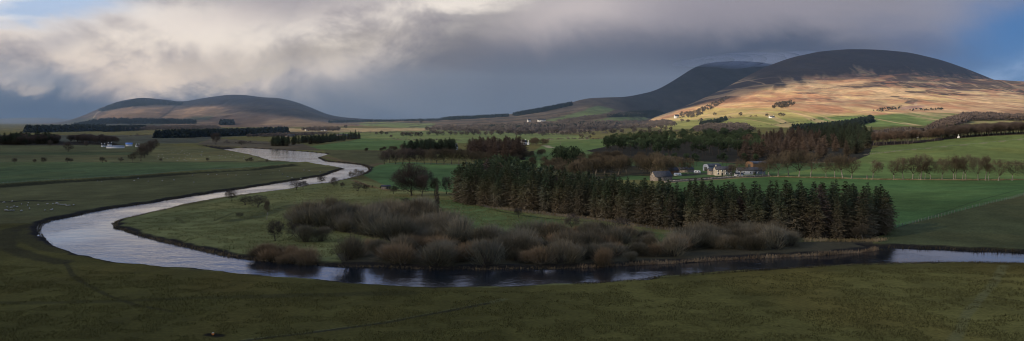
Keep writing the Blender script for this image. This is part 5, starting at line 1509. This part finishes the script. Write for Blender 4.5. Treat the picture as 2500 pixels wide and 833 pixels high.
# far houses and farms
W_, S_ = M['white'], M['slate']
def cottage(label, x_, y_, wpx, hpx, rot=0.0, surf=on_surface, gable_first=False, name='cottage', roof=None):
    p = surf(x_, y_)
    rot = -rot
    L = wpx / ppm(p); r = hpx / ppm(p)
    Wd = min(L * .62, 7.5)
    return house(name, label, 'house', p, rot, L, Wd, r * .58, r, W_, roof or S_, front=[(-L * .28, r * .22, L * .11, r * .2), (L * .28, r * .22, L * .11, r * .2)], gable=[(0, r * .25, Wd * .18, r * .2)], doors=[(0, L * .09, r * .3)], chim=(-L * .38, L * .38))
cottage('white house standing between brown trees in the middle of the valley', 1279, 353, 14, 11, -.5, name='white_house')
cottage('white gabled wing at the right of the valley house', 1290, 353.5, 7, 9.5, -1.5, name='white_house')
cottage('white gable half hidden by the narrow conifer belt', 1114, 366, 8, 13, -1.2)
cottage('white cottage high on the hillside beside the slanting wood', 1652, 289, 13, 9, -.4)
cottage('low white cottage on the sunlit field below the hill', 1884, 288, 13, 5, -.2)
cottage('white farmhouse among hedges on the far slope, left of two', 1291, 298, 9, 7, -.6)
cottage('long white farm on the far slope, right of two', 1322, 297, 20, 6, -.2, name='farmhouse')
cottage('little white cottage at the edge of the brown wood above the sloping field', 2340, 337, 8, 6, -1.2)
cottage('white gable half hidden in the birch strip, left of two', 2240, 337, 7, 8, -1.2)
cottage('small pale house in the woods below the upper fields', 2271, 322, 7, 7, -.8)
house('long_shed', 'long low shed with pale roof and white end at the far left farm', 'shed', G(282, 362), .25, 24, 7, 2.2, 3.8, M['white'], M['sheet'])
cottage('small white cottage left of the long pale shed', 252, 359, 9, 7, -.6)
cottage('white house behind the long pale shed', 268, 357, 9, 8, -.6)
house('blue_barn', 'blue-roofed barn beside trees at the far left farm', 'barn', G(315, 357), .4, 10, 7, 3, 5.4, M['white'], simple_mat('blue_sheet_roof', (0.10,0.19,0.42), (0.16,0.27,0.55), .3, rough=.5, rand=0, spec=.3))
cottage('small white house at the right of the far left farm', 336, 359, 9, 6, -.8)
cottage('white house at the left of the distant plain farm', 748, 319, 6, 4, -.9)
cottage('white shed at the middle of the distant plain farm', 786, 320, 6, 4, -.9)
cottage('white round-ended barn at the right of the distant plain farm', 795, 320, 6, 4, -.9)
house('long_shed', 'long dark shed behind the conifer shelter belt', 'shed', G(838, 332), 0.0, 36, 9, 3.2, 5.2, M['stone'], M['sheet_dark'])
house('ruined_steading', 'grey farm steading in front of the far plain', 'farm building', G(705, 334), 0.1, 30, 9, 3.2, 6.2, M['stone'], M['slate'])

# ------------------------------------------------------------------ walls, fences, poles
def polyline_pts(line, step):
    out = []
    P3 = [Vector(G(*p)) for p in line]
    for a, b in zip(P3[:-1], P3[1:]):
        n_ = max(1, int((b - a).length / step))
        for i in range(n_):
            q = a.lerp(b, i / n_)
            q.z = float(ground_z(np.array([q.x]), np.array([q.y]))[0])
            out.append(q)
    return out
def fence(name, label, line, n, hgt=1.15, r=0.06, wires=3):
    P3 = [Vector(G(*p)) for p in line]
    tot = sum((b - a).length for a, b in zip(P3[:-1], P3[1:]))
    ps = polyline_pts(line, tot / n)[:98]
    t = thing(name, label, 'fence', ps[0])
    pm = MB(); pm.tube((0, 0, -.3), (0, 0, hgt), r, r * .9, 6)
    me = pm.mesh('post'); me.materials.append(M['post'])
    for q in ps:
        o_ = link('post', me, None, t); o_.location = q - ps[0]; o_.rotation_euler = (RNG.normal() * .03, RNG.normal() * .03, 0); o_.scale = (1, 1, RNG.uniform(.9, 1.08))
    for k in range(wires):
        wm = MB()
        for a, b in zip(ps[:-1], ps[1:]):
            z = Vector((0, 0, hgt * (0.35 + 0.28 * k)))
            wm.tube(a - ps[0] + z, b - ps[0] + z, .012, .012, 3)
        link('wire', wm.mesh('wire'), M['sheet'], t)
fence('field_fence', 'post and wire fence climbing right between the green field and the rough bank', [(2187,556),(2250,541),(2330,520),(2400,503),(2470,486),(2560,462)], 62, 1.3, .10)
fence('field_fence', 'pale post fence slanting across the upper sloping field', [(2112,378),(2200,368),(2300,359),(2420,348),(2500,340),(2560,334)], 84, 1.4, .14)
fence('field_fence', 'post and wire fence along the front edge of the plantation', [(1126,492),(1196,510),(1300,521),(1412,534),(1484,543),(1556,555),(1650,566)], 70, 1.2, .07)
fence('field_fence', 'post and wire fence on the long bank across the left fields', [(-40,452),(100,443),(216,436),(324,430),(468,418),(620,409)], 96, 1.2, .08)
fence('field_fence', 'post fence at the foot of the bare trees above the bright green field', [(945,401),(1000,401),(1080,402),(1200,408)], 50, 1.2, .07)
wl = polyline_pts([(1625,446),(1700,441),(1790,434),(1880,430.5)], 1.2)
mb = MB()
for q in wl:
    for _ in range(3):
        w_, h_ = RNG.uniform(.4, .8), RNG.uniform(.7, 1.25)
        c_ = np.array([q.x + RNG.normal() * .25, q.y + RNG.normal() * .12])
        mb.box(c_[0] - w_, c_[0] + w_, c_[1] - .3, c_[1] + .3, q.z - .3, q.z + h_)
o = link('stone_wall', mb.mesh('stone_wall'), M['stone']); set_props(o, 'dark drystone wall bounding the farmyard along the green field', 'wall')
pm = MB(); pm.tube((0, 0, -.5), (0, 0, 9), .17, .11, 7); me_p = pm.mesh('pole'); me_p.materials.append(M['bark_pale'])
cm_ = MB(); cm_.box(-1.2, 1.2, -.07, .07, 8.2, 8.4); cm_.box(-1.0, -.9, -.05, .05, 8.4, 8.65); cm_.box(.9, 1.0, -.05, .05, 8.4, 8.65); me_c = cm_.mesh('crossarm'); me_c.materials.append(M['post'])
for i, (x_, y_) in enumerate([(998,343),(1007,342),(1036,345),(1044,344),(1087,344),(1095,344),(1368,358),(1512,326)]):
    t = thing('utility_pole', f'thin pale utility pole crossing the far green field, {ORD[i]} from the left', 'utility pole', G(x_, y_), .5, 'utility poles')
    link('pole', me_p, None, t); link('crossarm', me_c, None, t)

# ------------------------------------------------------------------ sheep
def sheep_mesh(graze):
    import bmesh
    bm = bmesh.new()
    def ell(c, r, seg=10):
        ret = bmesh.ops.create_uvsphere(bm, u_segments=seg, v_segments=7, radius=1.0)
        for v in ret['verts']: v.co = Vector((v.co.x * r[0] + c[0], v.co.y * r[1] + c[1], v.co.z * r[2] + c[2]))
        return {f for v in ret['verts'] for f in v.link_faces}
    ell((0, 0, .62), (.60, .31, .34)); ell((.28, 0, .68), (.34, .28, .30)); ell((-.58, 0, .6), (.12, .07, .16), 6)
    hx, hz = (.82, .32) if graze else (.78, .95)
    ell(((.55 + hx) / 2, 0, (.75 + hz) / 2), (.2, .13, .2), 8)
    dark = ell((hx, 0, hz), (.19, .095, .12), 8)
    for s in (-1, 1): dark |= ell((hx - .1, s * .13, hz + .08), (.05, .09, .035), 6)
    for x in (-.36, .36):
        for y in (-.15, .15):
            r = bmesh.ops.create_cone(bm, segments=6, radius1=.045, radius2=.07, depth=.45, cap_ends=True)
            for v in r['verts']: v.co += Vector((x, y, .2))
            dark |= {f for v in r['verts'] for f in v.link_faces}
    for f in bm.faces: f.smooth = True
    for f in dark: f.material_index = 1
    me = bpy.data.meshes.new('sheep'); bm.to_mesh(me); bm.free()
    me.materials.append(M['wool']); me.materials.append(M['face'])
    return me
SH = [sheep_mesh(True), sheep_mesh(True), sheep_mesh(False)]
def sheep(x_, y_, lab, grp):
    o_ = link('sheep', random.choice(SH)); o_.location = G(x_, y_); o_.rotation_euler = (0, 0, random.uniform(0, 6.28))
    k = random.uniform(0.72, 0.95); o_.scale = (k, k, k)
    set_props(o_, lab, 'sheep', grp)
for a, b in [(75,222),(240,200),(252,200),(435,258),(575,228),(560,283),(780,263),(960,252),(1075,253),(1130,245),(1165,240),(1185,257),(1235,268),(1275,265),(1325,265),(1355,285),(1400,285),(1495,275),(148,318),(225,325),(283,303),(345,312),(100,383),(130,385),(165,390),(215,385),(270,385),(432,395),(600,350),(915,382),(1045,372),(1068,362)]:
    sheep(a / 8.33, 470 + b / 8.33, 'white sheep of the flock grazing at the left edge above the river bend', 'sheep above the river bend')
for a, b in [(660,622),(690,624),(910,618),(938,604),(1005,624),(1100,620),(1180,615),(1305,583),(1315,630),(1410,576),(1470,578),(1543,580),(1600,582),(1680,578),(1765,580),(1850,567),(1895,552),(1915,575),(1950,592),(2060,547),(2097,552),(2040,597),(2170,560),(1980,600)]:
    sheep(a / 2.777, 220 + b / 2.777, 'white sheep scattered on the rough strip between bank and river', 'sheep on the rough strip')
for p in scatter([(385,372),(430,366),(520,372),(600,382),(640,392),(420,394),(370,392)], 66, 3):
    q = proj(p.x, p.y, p.z)
    sheep(q[0], q[1], 'tiny white sheep in the far pasture left of the upper river', 'sheep in the far pasture')
sheep(706, 537, 'white sheep alone with a companion left of the willow thicket, left of the two', 'sheep by the thicket')
sheep(712.5, 537.5, 'white sheep alone with a companion left of the willow thicket, right of the two', 'sheep by the thicket')

# ------------------------------------------------------------------ feed bucket in the near field
t = thing('feed_bucket', 'small orange feed bucket with pale lick on a muddy patch in the near field', 'bucket', G(520, 818))
mb = MB(); mb.tube((0, 0, 0), (0, 0, .34), .20, .26, 14); mb.tube((0, 0, .34), (0, 0, .37), .28, .28, 14)
link('tub', mb.mesh('tub', True), M['bucket'], t)
mb = MB(); mb.tube((0, 0, .28), (0, 0, .42), .22, .20, 12); mb.tube((0, 0, .42), (0, 0, .43), .20, .001, 12)
link('lick_block', mb.mesh('lick_block', True), M['lick'], t)

# ------------------------------------------------------------------ growth along the river (nobody could count it)
def verge(name, label, line, wid, hgt, per_m, mat, z=None, side=(-1, 1), lean=0.25, w=0.10, clump=4.0):
    P3 = [Vector((*unflat(*p), 0)) if z is None else Vector((*unflat(p[0], p[1], z), 0)) for p in line]
    Ps = []
    for a, b in zip(P3[:-1], P3[1:]):
        L = (b - a).length
        n_ = int(L * per_m)
        tt = RNG.random(n_)
        d = (b - a).normalized()
        off = RNG.uniform(side[0] * wid, side[1] * wid, n_)
        Ps.append(np.stack([a.x + (b.x - a.x) * tt - d.y * off, a.y + (b.y - a.y) * tt + d.x * off], 1))
    Ps = np.concatenate(Ps)
    cl = fbm(Ps[:, 0] / clump, Ps[:, 1] / clump, 97, 3)
    thr = 0.05 if name == 'dry_reeds' else 0.26
    Ps, cl = Ps[cl > thr], cl[cl > thr]
    sd = river_sd(Ps[:, 0], Ps[:, 1])
    ok = sd < 0.3
    Ps, cl = Ps[ok], cl[ok]
    Z = ground_z(Ps[:, 0], Ps[:, 1], sd[ok])
    n_ = len(Ps)
    mb = MB()
    D = unit(np.stack([RNG.normal(size=n_) * lean + .08, RNG.normal(size=n_) * lean, np.ones(n_)], 1))
    mb.blades(np.stack([Ps[:, 0], Ps[:, 1], Z - .05], 1), D, hgt * RNG.uniform(.5, 1.2, n_) * (0.55 + 0.8 * cl), w * RNG.uniform(.6, 1.5, n_), RNG, .4)
    o_ = link(name, mb.mesh(name), mat)
    set_props(o_, label, 'vegetation', kind='stuff')
ii = lambda a, b: inner[inner.index(a):inner.index(b) + 1]
verge('dry_reeds', 'tawny dead growth fringing the inside of the river bend', ii((520,488),(551,626)), 7.5, .85, 70, M['tawny'], WATER_Z, (-1, .2), .7, .15)
verge('dry_reeds', 'tawny dead growth fringing the meadow below the willow scrub', ii((551,626),(1412,655)), 6.0, .8, 60, M['tawny'], WATER_Z, (-1, .2), .8, .15)
verge('dry_reeds', 'pale reed bed along the shore below the plantation', ii((1412,655),(2142,609)), 4.6, 1.35, 120, M['reed'], WATER_Z, (-1, .15), .5, .13, 6)
verge('dry_reeds', 'dark rough growth on the meadow bank of the upper river', ii((792,394),(520,488)), 3.0, 1.2, 22, M['rush'], WATER_Z, (-1, .2), .4, .16)
verge('bank_growth', 'dark rough growth on the outer bank of the great bend', outer[outer.index((136,594)):outer.index((842.5,412)) + 1], 2.6, .7, 16, M['rush'], WATER_Z, (-1, .5), .5, .16)
verge('bank_growth', 'dark rough bank below the grazing slope on the right', [(2150,604),(2176,604),(2284,605),(2392,610),(2500,614),(2600,620)], 4.5, 1.3, 60, M['rush'], 0, (-1, 1), .45, .15, 3)
verge('bank_growth', 'rough grass lip along the near river bank', [(1400,695),(1448,690),(1556,683),(1700,669),(1852,658),(2068,646),(2284,641),(2500,643)], 2.0, .55, 26, M['rush'], 0, (-1, 1), .5, .12, 3)
verge('dry_grass', 'dry grass along the front edge of the plantation', [(1124,489),(1196,507),(1300,519),(1412,531),(1484,539),(1556,552),(1657,563)], 2.2, 1.0, 26, M['verge'], 0, (-1, 1), .35, .13)
verge('dry_grass', 'pale dry grass at the foot of the plantation by the reeds', [(1960,588),(2050,590),(2122,590),(2150,585)], 2.6, 1.1, 40, M['verge'], 0, (-1, 1), .35, .13)
verge('dry_grass', 'pale dry grass verge under the long row of beeches', [(1880,432),(2000,434),(2130,438.5),(2300,440.5),(2500,441.5),(2700,443)], 1.3, .9, 26, M['verge'], 0, (-1, 1), .3, .16)
verge('dry_grass', 'dry grass on the edge of the bright green field by the river', [(862,441),(900,456),(950,466)], 1.5, .8, 24, M['verge'], 0, (-1, 1), .35, .13)
verge('bracken', 'reddish dead growth in the clearing inside the willow thicket', [(1010,583),(1050,579),(1090,584)], 5, .9, 60, M['reed'], 0, (-1, 1), .5, .15)

def rough_grass(name, label, poly, n, hgt, w, mat, z=0.0):
    a = np.array(poly)
    d0, d1 = H * F / (a[:, 1].max() - HOR), H * F / (a[:, 1].min() - HOR)
    Y = RNG.uniform(d0, d1, n * 3); px = RNG.uniform(a[:, 0].min(), a[:, 0].max(), n * 3)
    k = inpoly(px, HOR + H * F / Y, poly)
    Y, px = Y[k][:n], px[k][:n]
    X = (px - CX) / F * Y
    cl = fbm(X / 5.0, Y / 5.0, 131, 4)
    sd = river_sd(X, Y)
    k = (cl > 0.45) & (sd < -2.5)
    X, Y, cl, sd = X[k], Y[k], cl[k], sd[k]
    nn = np.clip(1 - ss(600, 1400, Y), 0, 1) * (sd < -4)
    Z = ground_z(X, Y, sd) + ((fbm(X / 18.0, Y / 18.0, 55, 4) - 0.5) * 0.7 + (fbm(X / 4.0, Y / 4.0, 56, 2) - 0.5) * 0.12) * nn
    m_ = len(X)
    D = unit(np.stack([RNG.normal(size=m_) * .5 + .15, RNG.normal(size=m_) * .5, np.ones(m_)], 1))
    mb = MB()
    mb.blades(np.stack([X, Y, Z - .04], 1), D, hgt * RNG.uniform(.5, 1.4, m_), w * RNG.uniform(.6, 1.5, m_), RNG, .3)
    o_ = link(name, mb.mesh(name), mat)
    set_props(o_, label, 'grass', kind='stuff')
M['grass'] = simple_mat('rough_pasture_grass', (0.072,0.062,0.016), (0.118,0.10,0.03), 0.35, rand=0.0)
M['grass_isle'] = simple_mat('rough_meadow_grass', (0.10,0.10,0.034), (0.20,0.18,0.07), 0.3, rand=0.0)
rough_grass('grass', 'tufts of dull olive grass over the dark near field', [(-100,640),(300,665),(900,705),(1300,712),(1600,690),(2100,655),(2600,650),(2600,860),(-100,860)], 150000, .34, .10, M['grass'])
rough_grass('grass', 'rough tussocky grass on the meadow inside the river bend', [(300,548),(420,516),(600,482),(760,457),(860,442),(960,462),(1110,490),(1300,522),(1640,570),(1640,600),(1000,600),(700,640),(480,604)], 110000, .42, .13, M['grass_isle'])

# ------------------------------------------------------------------ cloud cap sitting on the second summit
import bmesh
bm = bmesh.new()
for x_, y_, rx, rz in ((1725,152,170,15),(1760,150,200,24),(1800,151,170,30),(1835,150,230,24),(1880,146,170,26),(1925,138,170,16),(1690,153,120,8),(1815,142,260,20)):
    d = 6120
    c = ((x_ - CX) / F * d, d, H - (y_ - HOR) * d / F)
    r = bmesh.ops.create_uvsphere(bm, u_segments=28, v_segments=14, radius=1.0)
    for v in r['verts']: v.co = Vector((v.co.x * rx + c[0], v.co.y * 420 + c[1], v.co.z * rz * 1.5 + c[2]))
me = bpy.data.meshes.new('cloud_cap'); bm.to_mesh(me); bm.free()
m_ = bpy.data.materials.new('cloud_cap_vapour'); m_.use_nodes = True
for nd in list(m_.node_tree.nodes):
    if nd.type == 'BSDF_PRINCIPLED': m_.node_tree.nodes.remove(nd)
t_ = NT(m_.node_tree)
vs = t_.n('ShaderNodeVolumeScatter'); vs.inputs['Color'].default_value = (.185, .21, .30, 1); vs.inputs['Density'].default_value = .0032
t_.t.links.new(vs.outputs[0], t_.t.nodes['Material Output'].inputs['Volume'])
set_props(link('cloud', me, m_), kind='structure')
